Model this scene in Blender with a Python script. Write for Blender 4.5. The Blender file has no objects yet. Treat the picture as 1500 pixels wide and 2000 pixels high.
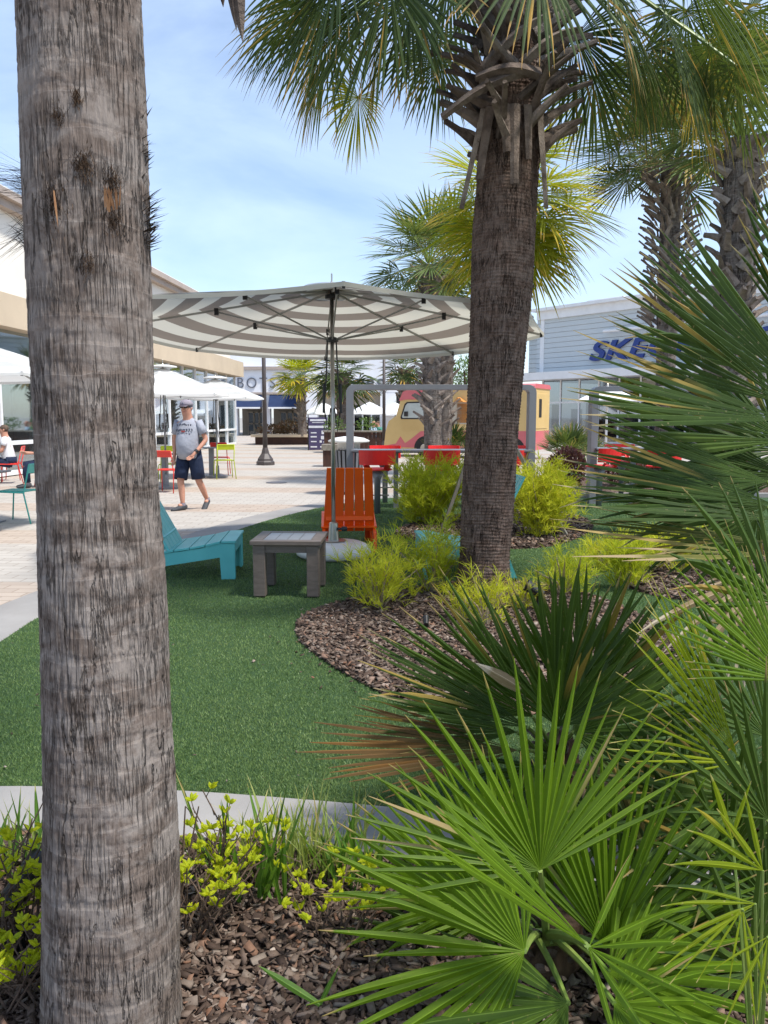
import bpy, math, random
import numpy as np
from mathutils import Vector, Matrix
random.seed(7); rng = np.random.default_rng(7)
R = math.radians; V = Vector
sc = bpy.context.scene
C = sc.collection

# ------------------------------------------------------------ camera, world, sun
F, HC, TH = 1550.0, 1.5, R(6.8)
cam = bpy.data.objects.new('camera', bpy.data.cameras.new('camera')); C.objects.link(cam)
cam.data.sensor_fit = 'VERTICAL'; cam.data.sensor_height = 24; cam.data.lens = F/2000*24
cam.data.clip_start = 0.05; cam.data.clip_end = 3000
cam.location = (0, 0, HC); cam.rotation_euler = (R(90)-TH, 0, 0)
sc.camera = cam
sc.view_settings.view_transform = 'Standard'; sc.view_settings.look = 'None'
sc.view_settings.gamma = 1; sc.view_settings.exposure = 1.02
SUN_EL, SUN_AZ = 62, 118        # azimuth clockwise from +Y (the viewing direction)
sun = bpy.data.objects.new('sun', bpy.data.lights.new('sun', 'SUN')); C.objects.link(sun)
sun.data.energy = 2.75; sun.data.angle = R(5); sun.data.color = (1, 0.955, 0.88)
sd = V((math.sin(R(SUN_AZ))*math.cos(R(SUN_EL)), math.cos(R(SUN_AZ))*math.cos(R(SUN_EL)), math.sin(R(SUN_EL))))
sun.rotation_euler = sd.to_track_quat('Z', 'Y').to_euler()
w = bpy.data.worlds.new('World'); sc.world = w; w.use_nodes = True
nt = w.node_tree; nt.nodes.clear()
def wn(t, **k):
    n = nt.nodes.new(t)
    for a, b in k.items(): setattr(n, a, b)
    return n
out = wn('ShaderNodeOutputWorld'); bg = wn('ShaderNodeBackground'); sky = wn('ShaderNodeTexSky')
sky.sky_type = 'NISHITA'; sky.sun_disc = False; sky.sun_elevation = R(SUN_EL); sky.sun_rotation = R(SUN_AZ)
sky.air_density = 1.0; sky.dust_density = 0.7; sky.ozone_density = 2.2
tc = wn('ShaderNodeTexCoord'); mp = wn('ShaderNodeMapping'); mp.inputs['Scale'].default_value = (1.0, 1.4, 3.2)
mp.inputs['Rotation'].default_value = (0.3, 0.35, 0.5)
n1 = wn('ShaderNodeTexNoise'); n1.inputs['Scale'].default_value = 2.1; n1.inputs['Detail'].default_value = 9; n1.inputs['Roughness'].default_value = .56; n1.inputs['Distortion'].default_value = .5
rp = wn('ShaderNodeValToRGB'); rp.color_ramp.elements[0].position = .36; rp.color_ramp.elements[0].color = (0.10,)*3+(1,)
rp.color_ramp.elements[1].position = .78; rp.color_ramp.elements[1].color = (.58,)*3+(1,)
mx = wn('ShaderNodeMix', data_type='RGBA'); mx.inputs[7].default_value = (5.6, 6.7, 8.6, 1)
L = nt.links.new
L(tc.outputs['Generated'], mp.inputs[0]); L(mp.outputs[0], n1.inputs['Vector']); L(n1.outputs['Fac'], rp.inputs[0])
L(rp.outputs[0], mx.inputs[0]); L(sky.outputs[0], mx.inputs[6]); L(mx.outputs[2], bg.inputs[0]); L(bg.outputs[0], out.inputs[0])
bg.inputs[1].default_value = 0.104
try:
    sc.cycles.use_denoising = True
    sc.cycles.max_bounces = 8; sc.cycles.transparent_max_bounces = 12
except Exception: pass

def P(px, py, D):                 # the point seen at that pixel of the photograph at ground distance D
    x, d = (px-750)/F, (py-1000)/F
    yy = math.cos(TH)-d*math.sin(TH); zz = -math.sin(TH)-d*math.cos(TH)
    k = D/yy
    return V((x*k, D, HC+zz*k))
def G(px, py, z=0.0):             # the same on the ground
    d = (py-1000)/F
    return P(px, py, (HC-z)/math.tan(TH+math.atan(d)))

# ------------------------------------------------------------ materials
class NT:
    def __init__(s, name):
        s.m = bpy.data.materials.new(name); s.m.use_nodes = True; s.t = s.m.node_tree
        s.b = s.t.nodes['Principled BSDF']; s.o = s.t.nodes['Material Output']
    def n(s, typ, ins=None, **kw):
        x = s.t.nodes.new('ShaderNode'+typ)
        for a, b in kw.items(): setattr(x, a, b)
        for a, b in (ins or {}).items(): s.put(x.inputs[a], b)
        return x
    def put(s, inp, v):
        if hasattr(v, 'links') or isinstance(v, bpy.types.NodeSocket): s.t.links.new(v, inp)
        else:
            if isinstance(v, (tuple, list)) and inp.type == 'RGBA' and len(v) == 3: v = tuple(v)+(1,)
            inp.default_value = v
    def math(s, op, a, b=0.0, c=None, clamp=False):
        x = s.n('Math', operation=op, use_clamp=clamp); s.put(x.inputs[0], a); s.put(x.inputs[1], b)
        if c is not None: s.put(x.inputs[2], c)
        return x.outputs[0]
    def mix(s, f, a, b, mode='MIX'):
        x = s.n('Mix', data_type='RGBA', blend_type=mode); s.put(x.inputs[0], f); s.put(x.inputs[6], a); s.put(x.inputs[7], b)
        return x.outputs[2]
    def ramp(s, f, stops):
        x = s.n('ValToRGB'); s.put(x.inputs[0], f); e = x.color_ramp.elements
        while len(e) < len(stops): e.new(.5)
        for k, (p, c) in enumerate(stops):
            e[k].position = p; e[k].color = (c,)*3+(1,) if isinstance(c, (int, float)) else tuple(c)+(1,)
        return x.outputs[0]
    def coord(s, kind='Object'): return s.n('TexCoord').outputs[kind]
    def geo(s): return s.n('NewGeometry').outputs['Position']
    def map(s, v, sc_=(1, 1, 1), rot=(0, 0, 0)):
        return s.n('Mapping', {'Vector': v, 'Scale': sc_, 'Rotation': rot}).outputs[0]
    def noise(s, v, scale=1, det=4, rough=.5, dist=0):
        return s.n('TexNoise', {'Vector': v, 'Scale': scale, 'Detail': det, 'Roughness': rough, 'Distortion': dist}).outputs['Fac']
    def bump(s, h, strength=.5, dist=.01):
        x = s.n('Bump', {'Height': h, 'Strength': strength, 'Distance': dist}); s.put(s.b.inputs['Normal'], x.outputs[0]); return x.outputs[0]
    def set(s, col=None, rough=None, metal=None, spec=None):
        if col is not None: s.put(s.b.inputs['Base Color'], col)
        if rough is not None: s.put(s.b.inputs['Roughness'], rough)
        if metal is not None: s.put(s.b.inputs['Metallic'], metal)
        if spec is not None: s.put(s.b.inputs['Specular IOR Level'], spec)
        return s

def pm(name, c, c2=None, rough=.6, scale=4, st=(1, 1, 1), bump=0, bs=None, metal=0, spec=.4, lo=.35, hi=.65, bd=.005):
    m = NT(name); v = m.map(m.geo(), st)
    if c2 is None: c2 = tuple(min(1, x*.86) for x in c)
    f = m.noise(v, scale, 5, .6)
    col = m.mix(m.ramp(f, [(lo, 0), (hi, 1)]), c, c2)
    m.set(col, rough, metal, spec)
    if bump: m.bump(m.noise(v, bs or scale*6, 4, .6), bump, bd)
    return m.m

def leafmat(name, ca, cb, tip=(.30, .19, .07), tipat=.90, trans=.35, rough=.38, dead=0.0, deadc=(.40, .28, .13), sp=.45, uvx=True):
    m = NT(name); uv = m.n('UVMap').outputs[0]; s = m.n('SeparateXYZ', {0: uv}); u, t = s.outputs[0], s.outputs[1]
    pos = m.geo()
    f = m.math('ADD', m.math('MULTIPLY', m.math('FRACT', m.math('MULTIPLY', u, 17.3)), .6), m.math('MULTIPLY', m.noise(pos, 3.0, 3), .5))
    col = m.mix(f, ca, cb)
    st_ = m.noise(m.map(pos, (40, 40, 40)), 1, 3)
    col = m.mix(m.math('MULTIPLY', st_, .35), col, tuple(x*.45 for x in ca))
    ac = m.math('FRACT', m.math('MULTIPLY', u, 1000.0))
    cmb = m.n('CombineXYZ', {0: m.math('MULTIPLY', ac, 9), 1: m.math('MULTIPLY', t, 3), 2: m.math('MULTIPLY', u, 400)})
    vein = m.noise(cmb.outputs[0], 1.0, 3, .6)
    col = m.mix(m.ramp(vein, [(.38, .45), (.62, 0)]), col, tuple(x*.45 for x in ca))
    mid = m.ramp(m.math('ABSOLUTE', m.math('SUBTRACT', ac, .45)), [(0, .6), (.05, .1), (.1, 0)])
    col = m.mix(mid, col, tuple(min(1, x*1.8+.03) for x in cb))
    sp_ = m.ramp(m.noise(m.map(pos, (1, 1, 1)), 85, 3, .6), [(.66, 0), (.72, .55)])
    col = m.mix(sp_, col, tip)
    edge = m.math('ADD', t, m.math('MULTIPLY', m.math('SUBTRACT', m.noise(pos, 9, 3), .5), .35))
    edge = m.math('ADD', edge, m.math('MULTIPLY', m.math('FRACT', m.math('MULTIPLY', u, 7.7)), .06))
    col = m.mix(m.ramp(edge, [(tipat, 0), (min(1, tipat+.07), 1)]), col, tip)
    if dead > 0:
        dd = m.math('LESS_THAN', m.math('FRACT', m.math('MULTIPLY', u, 31.7)), dead)
        dd = m.math('MULTIPLY', dd, m.ramp(t, [(.35, 0), (.6, 1)]))
        col = m.mix(dd, col, deadc)
    m.set(col, m.math('ADD', m.math('MULTIPLY', st_, .25), rough+.02), 0, sp*.55)
    tr = m.n('BsdfTranslucent', {'Color': m.mix(.55, col, (min(1, cb[0]*2.2), min(1, cb[1]*2.2), cb[2]*.9))})
    mxs = m.n('MixShader', {0: trans, 1: m.b.outputs[0], 2: tr.outputs[0]})
    m.put(m.o.inputs['Surface'], mxs.outputs[0])
    return m.m

def barkmat(name, dark, light, gray, period=.06, ringw=.10, fiber=70, ringc=(.45, .38, .33), crack=.9, ringamt=.8, ptch=.6, wv=2.4):
    m = NT(name); uv = m.n('UVMap').outputs[0]
    s = m.n('SeparateXYZ', {0: uv}); u, v = s.outputs[0], s.outputs[1]
    wob = m.noise(m.map(uv, (2.2, 5, 1)), 1, 3)
    wob2 = m.noise(m.map(uv, (9, 9, 1)), 1, 4)
    vd = m.math('ADD', v, m.math('ADD', m.math('MULTIPLY', wob, period*wv), m.math('MULTIPLY', wob2, period*.35)))
    fr = m.math('FRACT', m.math('DIVIDE', vd, period))
    line = m.ramp(fr, [(0.0, 1), (ringw, 0), (1-ringw*.25, 0), (1.0, 1)])
    keep = m.ramp(m.noise(m.map(uv, (7, 14, 1)), 1, 3), [(.44, 0), (.58, 1)])
    line = m.math('MULTIPLY', line, keep)
    fib = m.noise(m.map(uv, (fiber, 7, 1)), 1, 7, .68, .3)
    fib2 = m.noise(m.map(uv, (fiber*3.2, 26, 1)), 1, 5, .7)
    pat = m.noise(m.map(uv, (9, 13, 1)), 1, 6, .7, .4)
    pat2 = m.noise(m.map(uv, (2.1, 1.3, 1)), 1, 3)
    cr = m.noise(m.map(uv, (26, 2.6, 1)), 1, 5, .62, .25)
    crk = m.ramp(m.math('ABSOLUTE', m.math('SUBTRACT', cr, .5)), [(0.0, 1), (.012, .35), (.022, 0)])
    crk = m.math('MULTIPLY', crk, m.ramp(m.noise(m.map(uv, (6, 4, 1)), 1, 2), [(.42, 0), (.6, 1)]))
    gr = m.noise(m.map(uv, (fiber*1.1, 4.5, 1)), 1, 3, .5, .15)
    gr = m.math('MULTIPLY', m.ramp(m.math('ABSOLUTE', m.math('SUBTRACT', gr, .5)), [(0.0, 1), (.03, .3), (.06, 0)]), m.ramp(m.noise(m.map(uv, (11, 9, 1)), 1, 3), [(.40, 0), (.56, 1)]))
    bs_ = m.math('ADD', m.math('MULTIPLY', fib, .55), m.math('MULTIPLY', fib2, .45))
    col = m.mix(m.ramp(bs_, [(.40, 0), (.60, 1)]), dark, light)
    col = m.mix(m.math('MULTIPLY', m.ramp(pat, [(.43, 0), (.56, 1)]), ptch), col, gray)
    col = m.mix(m.math('MULTIPLY', m.ramp(pat2, [(.4, 0), (.62, 1)]), .35), col, tuple(x*.6 for x in light))
    drk = m.ramp(m.noise(m.map(uv, (13, 17, 1)), 1, 4, .6), [(.52, 0), (.68, 1)])
    col = m.mix(m.math('MULTIPLY', drk, .35), col, tuple(x*.75 for x in dark))
    col = m.mix(m.math('MULTIPLY', line, ringamt), col, ringc)
    col = m.mix(m.math('MULTIPLY', gr, .33), col, tuple(x*.55 for x in dark))
    col = m.mix(m.math('MULTIPLY', crk, crack), col, tuple(x*.30 for x in dark))
    m.set(col, .9, 0, .12)
    h = m.math('ADD', m.math('MULTIPLY', bs_, .8), m.math('MULTIPLY', m.ramp(fr, [(0, 1), (.12, .2), (1, .9)]), .16))
    h = m.math('SUBTRACT', h, m.math('ADD', m.math('MULTIPLY', crk, 1.4), m.math('MULTIPLY', gr, .6)))
    m.bump(h, .95, .012)
    return m.m

def flat(name, c, rough=.5, metal=0, spec=.5):
    m = NT(name); f = m.noise(m.geo(), 7, 4, .6)
    m.set(m.mix(m.ramp(f, [(.35, 0), (.7, 1)]), c, tuple(x*.88 for x in c)), m.math('ADD', m.math('MULTIPLY', f, .2), rough-.1), metal, spec)
    return m.m

MAT = {}
MAT['bark_gray'] = barkmat('gray_palm_bark', (.12, .092, .075), (.27, .215, .18), (.36, .315, .28), .062, .045, 85, (.42, .37, .33), .62, .38, .75, .5)
MAT['bark_brown'] = barkmat('brown_palm_bark', (.06, .038, .028), (.22, .145, .11), (.26, .20, .165), .026, .16, 42, (.28, .21, .17), .8, .6, .4)
MAT['bark_far'] = barkmat('far_palm_bark', (.09, .07, .06), (.24, .19, .16), (.3, .27, .24), .05, .12, 30)
MAT['boot'] = pm('dry_leaf_base', (.40, .34, .28), (.14, .105, .085), .85, 7, (1, 1, 1), .9, 60, spec=.15, lo=.42, hi=.68, bd=.01)
MAT['boot_lt'] = pm('pale_leaf_base', (.50, .43, .37), (.24, .19, .16), .85, 7, (1, 1, 1), .9, 60, spec=.15, lo=.42, hi=.68, bd=.01)
MAT['boot_dark'] = pm('dark_leaf_base', (.20, .16, .13), (.05, .036, .03), .85, 9, (1, 1, 1), .9, 60, spec=.15, bd=.01)
def bootmat(name, a, b, c):
    m = NT(name); uv = m.n('UVMap').outputs[0]; x = m.n('SeparateXYZ', {0: uv}); u, t = x.outputs[0], x.outputs[1]
    f = m.math('FRACT', m.math('MULTIPLY', u, 13.7)); p = m.geo(); n = m.noise(p, 9, 5, .65); fine = m.noise(m.map(p, (60, 60, 60)), 1, 4, .7)
    col = m.mix(f, a, b); col = m.mix(m.ramp(n, [(.42, 0), (.66, .8)]), col, c); col = m.mix(m.math('MULTIPLY', fine, .45), col, c)
    col = m.mix(m.ramp(t, [(.8, 0), (1, .6)]), col, c)
    m.set(col, .88, 0, .12); m.bump(m.math('ADD', fine, n), .9, .012); return m.m
MAT['boot'] = bootmat('dry_leaf_base', (.40, .335, .28), (.22, .17, .14), (.09, .066, .052))
MAT['boot_lt'] = bootmat('pale_leaf_base', (.48, .41, .35), (.30, .24, .20), (.15, .115, .095))
MAT['fibre'] = pm('trunk_fibre', (.13, .085, .055), (.035, .022, .016), .95, 30, (1, 1, .2), .6, spec=.1)
MAT['sabal'] = leafmat('palm_frond_green', (.030, .060, .018), (.085, .125, .032), (.42, .25, .08), .90, .22, .42, .10, (.42, .25, .05))
MAT['sabal_y'] = leafmat('palm_frond_yellow_green', (.12, .17, .014), (.30, .32, .022), (.5, .30, .06), .82, .45, .45, .25, (.52, .38, .04))
MAT['sabal_b'] = leafmat('palm_frond_blue_green', (.06, .105, .035), (.15, .20, .06), (.40, .28, .12), .90, .24, .45, .12, (.4, .27, .1))
MAT['sabal_o'] = leafmat('palm_frond_olive', (.06, .09, .018), (.16, .17, .03), (.46, .28, .08), .74, .35, .42, .3, (.46, .27, .05))
MAT['dead'] = leafmat('dead_frond', (.30, .21, .12), (.46, .36, .24), (.5, .43, .33), .7, .2, .7, 0)
MAT['fanA'] = leafmat('fan_leaf_bright', (.060, .125, .005), (.18, .29, .012), (.34, .24, .09), .975, .42, .36, .02, sp=.6)
MAT['fanB'] = leafmat('fan_leaf_dark', (.034, .075, .008), (.085, .145, .014), (.36, .26, .10), .95, .25, .36, .05, (.32, .2, .04), .6)
MAT['fanC'] = leafmat('fan_leaf_deep', (.024, .052, .008), (.060, .105, .016), (.38, .30, .16), .93, .22, .40, .08, (.38, .27, .07), .35)
MAT['fanD'] = leafmat('fan_leaf_lime', (.17, .25, .012), (.36, .42, .02), (.6, .48, .2), .93, .5, .42, .05, (.55, .42, .06))
MAT['fanR'] = leafmat('fan_leaf_rust', (.07, .075, .018), (.13, .10, .03), (.15, .088, .035), .45, .2, .6, .5, (.20, .10, .03))
MAT['fanO'] = leafmat('fan_leaf_olive', (.05, .075, .012), (.14, .15, .025), (.36, .27, .12), .85, .3, .45, .25, (.36, .24, .06))
MAT['fanY'] = leafmat('fan_leaf_old', (.10, .12, .02), (.26, .24, .05), (.44, .33, .19), .62, .3, .5, .3, (.46, .33, .12))
MAT['thread'] = leafmat('thread_foliage', (.36, .46, .03), (.80, .76, .07), (.68, .52, .06), .86, .45, .6, .06, (.6, .42, .06), .2)
MAT['thread_g'] = leafmat('thread_foliage_green', (.22, .34, .025), (.62, .66, .05), (.55, .52, .05), .86, .42, .6, .04, sp=.2)
MAT['priv'] = leafmat('sunny_shrub_leaf', (.30, .42, .015), (.62, .66, .02), (.7, .62, .03), .9, .5, .45, 0)
MAT['liri'] = leafmat('strap_leaf', (.05, .13, .02), (.13, .25, .035), (.4, .36, .12), .94, .35, .4, .06)
MAT['liri_v'] = leafmat('pale_strap_leaf', (.16, .26, .06), (.42, .47, .17), (.5, .45, .2), .9, .4, .45, .1)
MAT['purple'] = leafmat('purple_leaf', (.055, .022, .028), (.15, .065, .065), (.2, .09, .06), .9, .2, .5, 0)
MAT['hedge'] = leafmat('mixed_hedge_leaf', (.05, .075, .02), (.20, .09, .06), (.2, .1, .05), .9, .2, .5, 0)
MAT['tree'] = leafmat('tree_leaf', (.05, .11, .03), (.16, .24, .08), (.2, .2, .1), .9, .25, .5, 0)
MAT['stem'] = pm('twig', (.16, .11, .08), (.07, .05, .04), .8, 30, spec=.2)
MAT['stem_pale'] = pm('pale_twig', (.42, .34, .24), (.25, .19, .13), .8, 30, spec=.2)
MAT['petiole'] = pm('petiole_green', (.12, .20, .035), (.20, .26, .06), .45, 12)

def mulchmat():
    m = NT('mulch_chip'); uv = m.n('UVMap').outputs[0]; u = m.n('SeparateXYZ', {0: uv}).outputs[0]
    col = m.ramp(u, [(0, (.045, .03, .024)), (.35, (.095, .062, .044)), (.6, (.18, .13, .10)), (.82, (.27, .22, .18)), (.95, (.24, .12, .07)), (1, (.45, .38, .32))])
    n = m.noise(m.map(m.geo(), (1, 1, 1)), 90, 4, .7)
    m.set(m.mix(m.math('MULTIPLY', n, .5), col, (.05, .035, .03)), .85, 0, .2); m.bump(n, .5, .004)
    return m.m
MAT['chip'] = mulchmat()
def mulchbase():
    m = NT('mulch_bed'); p = m.geo()
    vo = m.n('TexVoronoi', {'Vector': m.map(p, (1, 1, 1)), 'Scale': 55, 'Randomness': 1})
    n = m.noise(p, 5, 4)
    col = m.ramp(m.n('SeparateColor', {0: vo.outputs['Color']}).outputs[0], [(0, (.04, .026, .02)), (.5, (.13, .08, .06)), (.8, (.25, .18, .15)), (1, (.36, .28, .23))])
    m.set(m.mix(m.math('MULTIPLY', n, .6), col, (.06, .04, .03)), .92, 0, .15)
    m.bump(vo.outputs['Distance'], 1, .02); return m.m
MAT['mulch'] = mulchbase()
def turfmat():
    m = NT('turf_base'); p = m.geo()
    a = m.noise(p, 180, 3, .7); b = m.noise(p, 1.2, 4, .6)
    col = m.mix(a, (.02, .05, .02), (.07, .13, .05)); col = m.mix(m.math('MULTIPLY', m.ramp(b, [(.35, 0), (.7, 1)]), .4), col, (.06, .12, .04))
    m.set(col, .8, 0, .25); m.bump(a, 1, .01); return m.m
MAT['turf'] = turfmat()
def blademat():
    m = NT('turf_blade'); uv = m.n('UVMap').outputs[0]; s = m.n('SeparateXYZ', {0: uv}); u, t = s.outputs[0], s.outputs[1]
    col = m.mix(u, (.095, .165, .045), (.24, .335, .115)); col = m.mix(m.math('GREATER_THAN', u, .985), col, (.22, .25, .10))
    big = m.noise(m.geo(), .9, 4, .6)
    col = m.mix(m.math('MULTIPLY', m.ramp(big, [(.4, 0), (.65, 1)]), .35), col, (.07, .16, .045))
    m.set(col, .5, 0, .35)
    tr = m.n('BsdfTranslucent', {'Color': col}); mxs = m.n('MixShader', {0: .25, 1: m.b.outputs[0], 2: tr.outputs[0]})
    m.put(m.o.inputs['Surface'], mxs.outputs[0]); return m.m
MAT['blade'] = blademat()
def pavermat():
    m = NT('plaza_pavers'); p = m.map(m.geo(), (1, 1, 1), (0, 0, R(2)))
    br = m.n('TexBrick', {'Vector': p, 'Color1': (.45, .42, .38), 'Color2': (.37, .34, .305), 'Mortar': (.27, .235, .2), 'Scale': 1.0, 'Mortar Size': .008, 'Bias': -.1, 'Brick Width': .30, 'Row Height': .15, 'Mortar Smooth': .3})
    s = m.n('SeparateXYZ', {0: m.map(m.geo(), (1, 1, 1), (0, 0, R(3)))})
    ed = m.math('MULTIPLY', m.math('SUBTRACT', m.noise(p, 3, 2), .5), .0)
    fy = m.math('FRACT', m.math('ADD', m.math('DIVIDE', s.outputs[1], 3.3), m.math('ADD', ed, .23)))
    band = m.math('LESS_THAN', fy, .34)
    pat = m.ramp(m.noise(p, .7, 4, .6), [(.35, .0), (.7, 1)])
    tint = m.mix(pat, (.99, .89, .82), (.93, .79, .70))
    col = m.mix(band, br.outputs['Color'], m.mix(1.0, br.outputs['Color'], tint, 'MULTIPLY'))
    col = m.mix(m.math('MULTIPLY', m.ramp(m.noise(p, .35, 5, .7), [(.45, 0), (.7, 1)]), .28), col, (.40, .36, .31))
    fine = m.noise(p, 40, 4, .7); col = m.mix(m.math('MULTIPLY', fine, .25), col, (.36, .32, .28))
    m.set(col, .82, 0, .25); m.bump(m.math('SUBTRACT', m.math('MULTIPLY', fine, .3), br.outputs['Fac']), .4, .006); return m.m
MAT['paver'] = pavermat()
MAT['concrete'] = pm('concrete', (.32, .307, .293), (.24, .228, .218), .85, 1.7, (1, 1, 1), .3, 60, spec=.2, lo=.3, hi=.75)
MAT['ground'] = pm('far_ground', (.34, .32, .29), (.26, .25, .22), .9, .2)
MAT['stucco'] = pm('cream_stucco', (.77, .73, .66), (.72, .68, .61), .9, .6, bump=.15, bs=60, spec=.15)
MAT['tan'] = pm('tan_stucco', (.60, .49, .355), (.54, .44, .32), .9, .8, bump=.15, bs=60, spec=.15)
MAT['trim'] = pm('roof_trim', (.42, .35, .30), (.36, .30, .26), .8, 2)
MAT['white'] = pm('white_paint', (.80, .80, .80), (.73, .73, .73), .5, 2)
MAT['whitewall'] = pm('white_stucco', (.76, .77, .80), (.70, .71, .74), .85, .5)
MAT['beige'] = pm('beige_wall', (.36, .31, .24), (.30, .26, .21), .8, 1)
MAT['navy'] = pm('navy_awning', (.008, .022, .075), (.012, .03, .09), .8, 3)
MAT['dark'] = flat('dark_metal', (.028, .026, .026), .5, 0, .4)
MAT['lampmetal'] = pm('lamp_post_paint', (.085, .07, .065), (.06, .05, .048), .5, 5)
MAT['steel'] = pm('painted_steel', (.24, .245, .26), (.20, .205, .22), .42, 2, (1, 1, .3), .05, 60, metal=.35)
MAT['steel_dk'] = pm('dark_steel', (.15, .14, .145), (.11, .10, .105), .5, 3, metal=.3)
MAT['ribgray'] = pm('rib_gray', (.36, .35, .33), (.30, .29, .27), .4, 8, metal=.15)
MAT['chrome'] = pm('brushed_pole', (.52, .49, .44), (.44, .42, .38), .3, 8, metal=.85)
MAT['teal'] = pm('teal_paint', (.13, .52, .50), (.10, .45, .44), .42, 3, bump=.05, bs=50)
MAT['tealm'] = flat('teal_metal', (.06, .42, .36), .4)
MAT['orange'] = pm('orange_paint', (.97, .125, .004), (.92, .10, .003), .42, 3, bump=.05, bs=50)
MAT['coral'] = flat('coral_metal', (.78, .05, .035), .4)
MAT['red'] = flat('red_stool_paint', (.78, .02, .018), .36)
MAT['lime'] = flat('lime_metal', (.50, .58, .01), .4)
MAT['tabwood'] = pm('weathered_composite', (.165, .13, .108), (.11, .087, .072), .48, 6, (2, 2, 9), .25, 80, lo=.3, hi=.7, bd=.002)
MAT['tabtop'] = pm('table_top_boards', (.15, .135, .13), (.10, .09, .088), .28, 9, spec=.7)
MAT['plastic'] = pm('white_plastic', (.80, .79, .76), (.70, .68, .63), .4, 5)
MAT['black'] = flat('black_plastic', (.012, .012, .013), .4)
MAT['skin'] = pm('skin', (.56, .29, .20), (.48, .23, .155), .5, 14)
MAT['gray_shirt'] = pm('gray_tshirt', (.36, .375, .43), (.30, .31, .36), .9, 6, bump=.5, bs=14, bd=.03)
MAT['ink'] = flat('shirt_ink', (.10, .11, .15), .9)
MAT['ink_red'] = flat('shirt_ink_red', (.4, .08, .08), .9)
MAT['shorts'] = pm('navy_shorts', (.012, .024, .062), (.008, .015, .04), .85, 8, bump=.5, bs=16, bd=.03)
MAT['cap'] = pm('gray_cap', (.30, .27, .31), (.25, .22, .26), .9, 9)
MAT['shoe'] = pm('dark_shoe', (.035, .04, .048), (.06, .065, .07), .7, 30)
MAT['wood_dk'] = pm('dark_wood_boards', (.075, .03, .017), (.04, .018, .012), .6, 5, (3, 3, .6), .3)
MAT['wood_st'] = pm('gray_timber', (.30, .27, .22), (.17, .15, .12), .85, 5, (9, 9, 1), .4)
MAT['purp_sign'] = flat('purple_sign', (.07, .055, .13), .45)
MAT['paper'] = flat('white_print', (.75, .75, .78), .6)
MAT['vany'] = pm('van_yellow', (.66, .47, .20), (.60, .42, .17), .42, 1)
MAT['vanp'] = pm('van_pink', (.62, .16, .17), (.56, .14, .15), .42, 1)
MAT['tyre'] = flat('tyre_rubber', (.02, .02, .02), .8)
MAT['hub'] = flat('cream_hub', (.5, .45, .36), .4)
MAT['sidingblue'] = NT('blue_lap_siding').m
def siding():
    m = NT('lap_siding'); z = m.n('SeparateXYZ', {0: m.geo()}).outputs[2]
    fr = m.math('FRACT', m.math('DIVIDE', z, .30))
    col = m.mix(m.noise(m.geo(), .8, 4), (.58, .61, .61), (.52, .555, .56))
    m.set(col, .6, 0, .3); m.bump(m.ramp(fr, [(0, 0), (.10, 1), (1, .2)]), 1, .06)
    return m.m
MAT['siding'] = siding()
MAT['signblue'] = flat('sign_blue', (.012, .04, .22), .4)
MAT['signgray'] = flat('sign_gray', (.10, .11, .14), .4)
MAT['displayblue'] = flat('display_blue', (.01, .06, .19), .5)
def glassmat(name, tint, mixv, rough=.03):
    m = NT(name); g = m.n('BsdfGlossy', {'Roughness': rough, 'Color': (.9, .95, 1)}); t = m.n('BsdfTransparent', {'Color': tint})
    fr = m.n('LayerWeight', {'Blend': mixv})
    x = m.n('MixShader', {0: m.math('ADD', fr.outputs['Facing'], .08, clamp=True), 1: t.outputs[0], 2: g.outputs[0]})
    m.put(m.o.inputs['Surface'], x.outputs[0]); return m.m
MAT['glass'] = glassmat('shop_glass', (.72, .80, .80), .22)
MAT['glassdk'] = glassmat('dark_glass', (.35, .38, .40), .3)
MAT['interior'] = pm('shop_interior', (.55, .56, .55), (.35, .35, .34), .8, .5)
MAT['interior_dk'] = pm('dark_interior', (.07, .07, .075), (.16, .15, .15), .8, .9)
def canopymat(name, a, b, n, phase=.0, trans=.3):
    m = NT(name); uv = m.n('UVMap').outputs[0]; t = m.n('SeparateXYZ', {0: uv}).outputs[1]
    f = m.math('LESS_THAN', m.math('FRACT', m.math('ADD', m.math('MULTIPLY', t, n), phase)), .5)
    f = m.math('MULTIPLY', f, m.math('LESS_THAN', t, .955))
    nn = m.noise(m.geo(), 250, 2)
    col = m.mix(f, a, b); col = m.mix(m.math('MULTIPLY', nn, .12), col, (.2, .2, .2)); m.set(col, .85, 0, .1)
    m.bump(m.noise(m.geo(), 2.2, 3), .3, .04)
    tr = m.n('BsdfTranslucent', {'Color': col}); x = m.n('MixShader', {0: trans, 1: m.b.outputs[0], 2: tr.outputs[0]})
    m.put(m.o.inputs['Surface'], x.outputs[0]); return m.m
MAT['stripe'] = canopymat('taupe_striped_canvas', (.66, .63, .54), (.24, .20, .165), 5.5, .20, .45)
MAT['wstripe'] = canopymat('pale_striped_canvas', (.82, .82, .80), (.60, .61, .59), 4, .1, .35)

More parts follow.
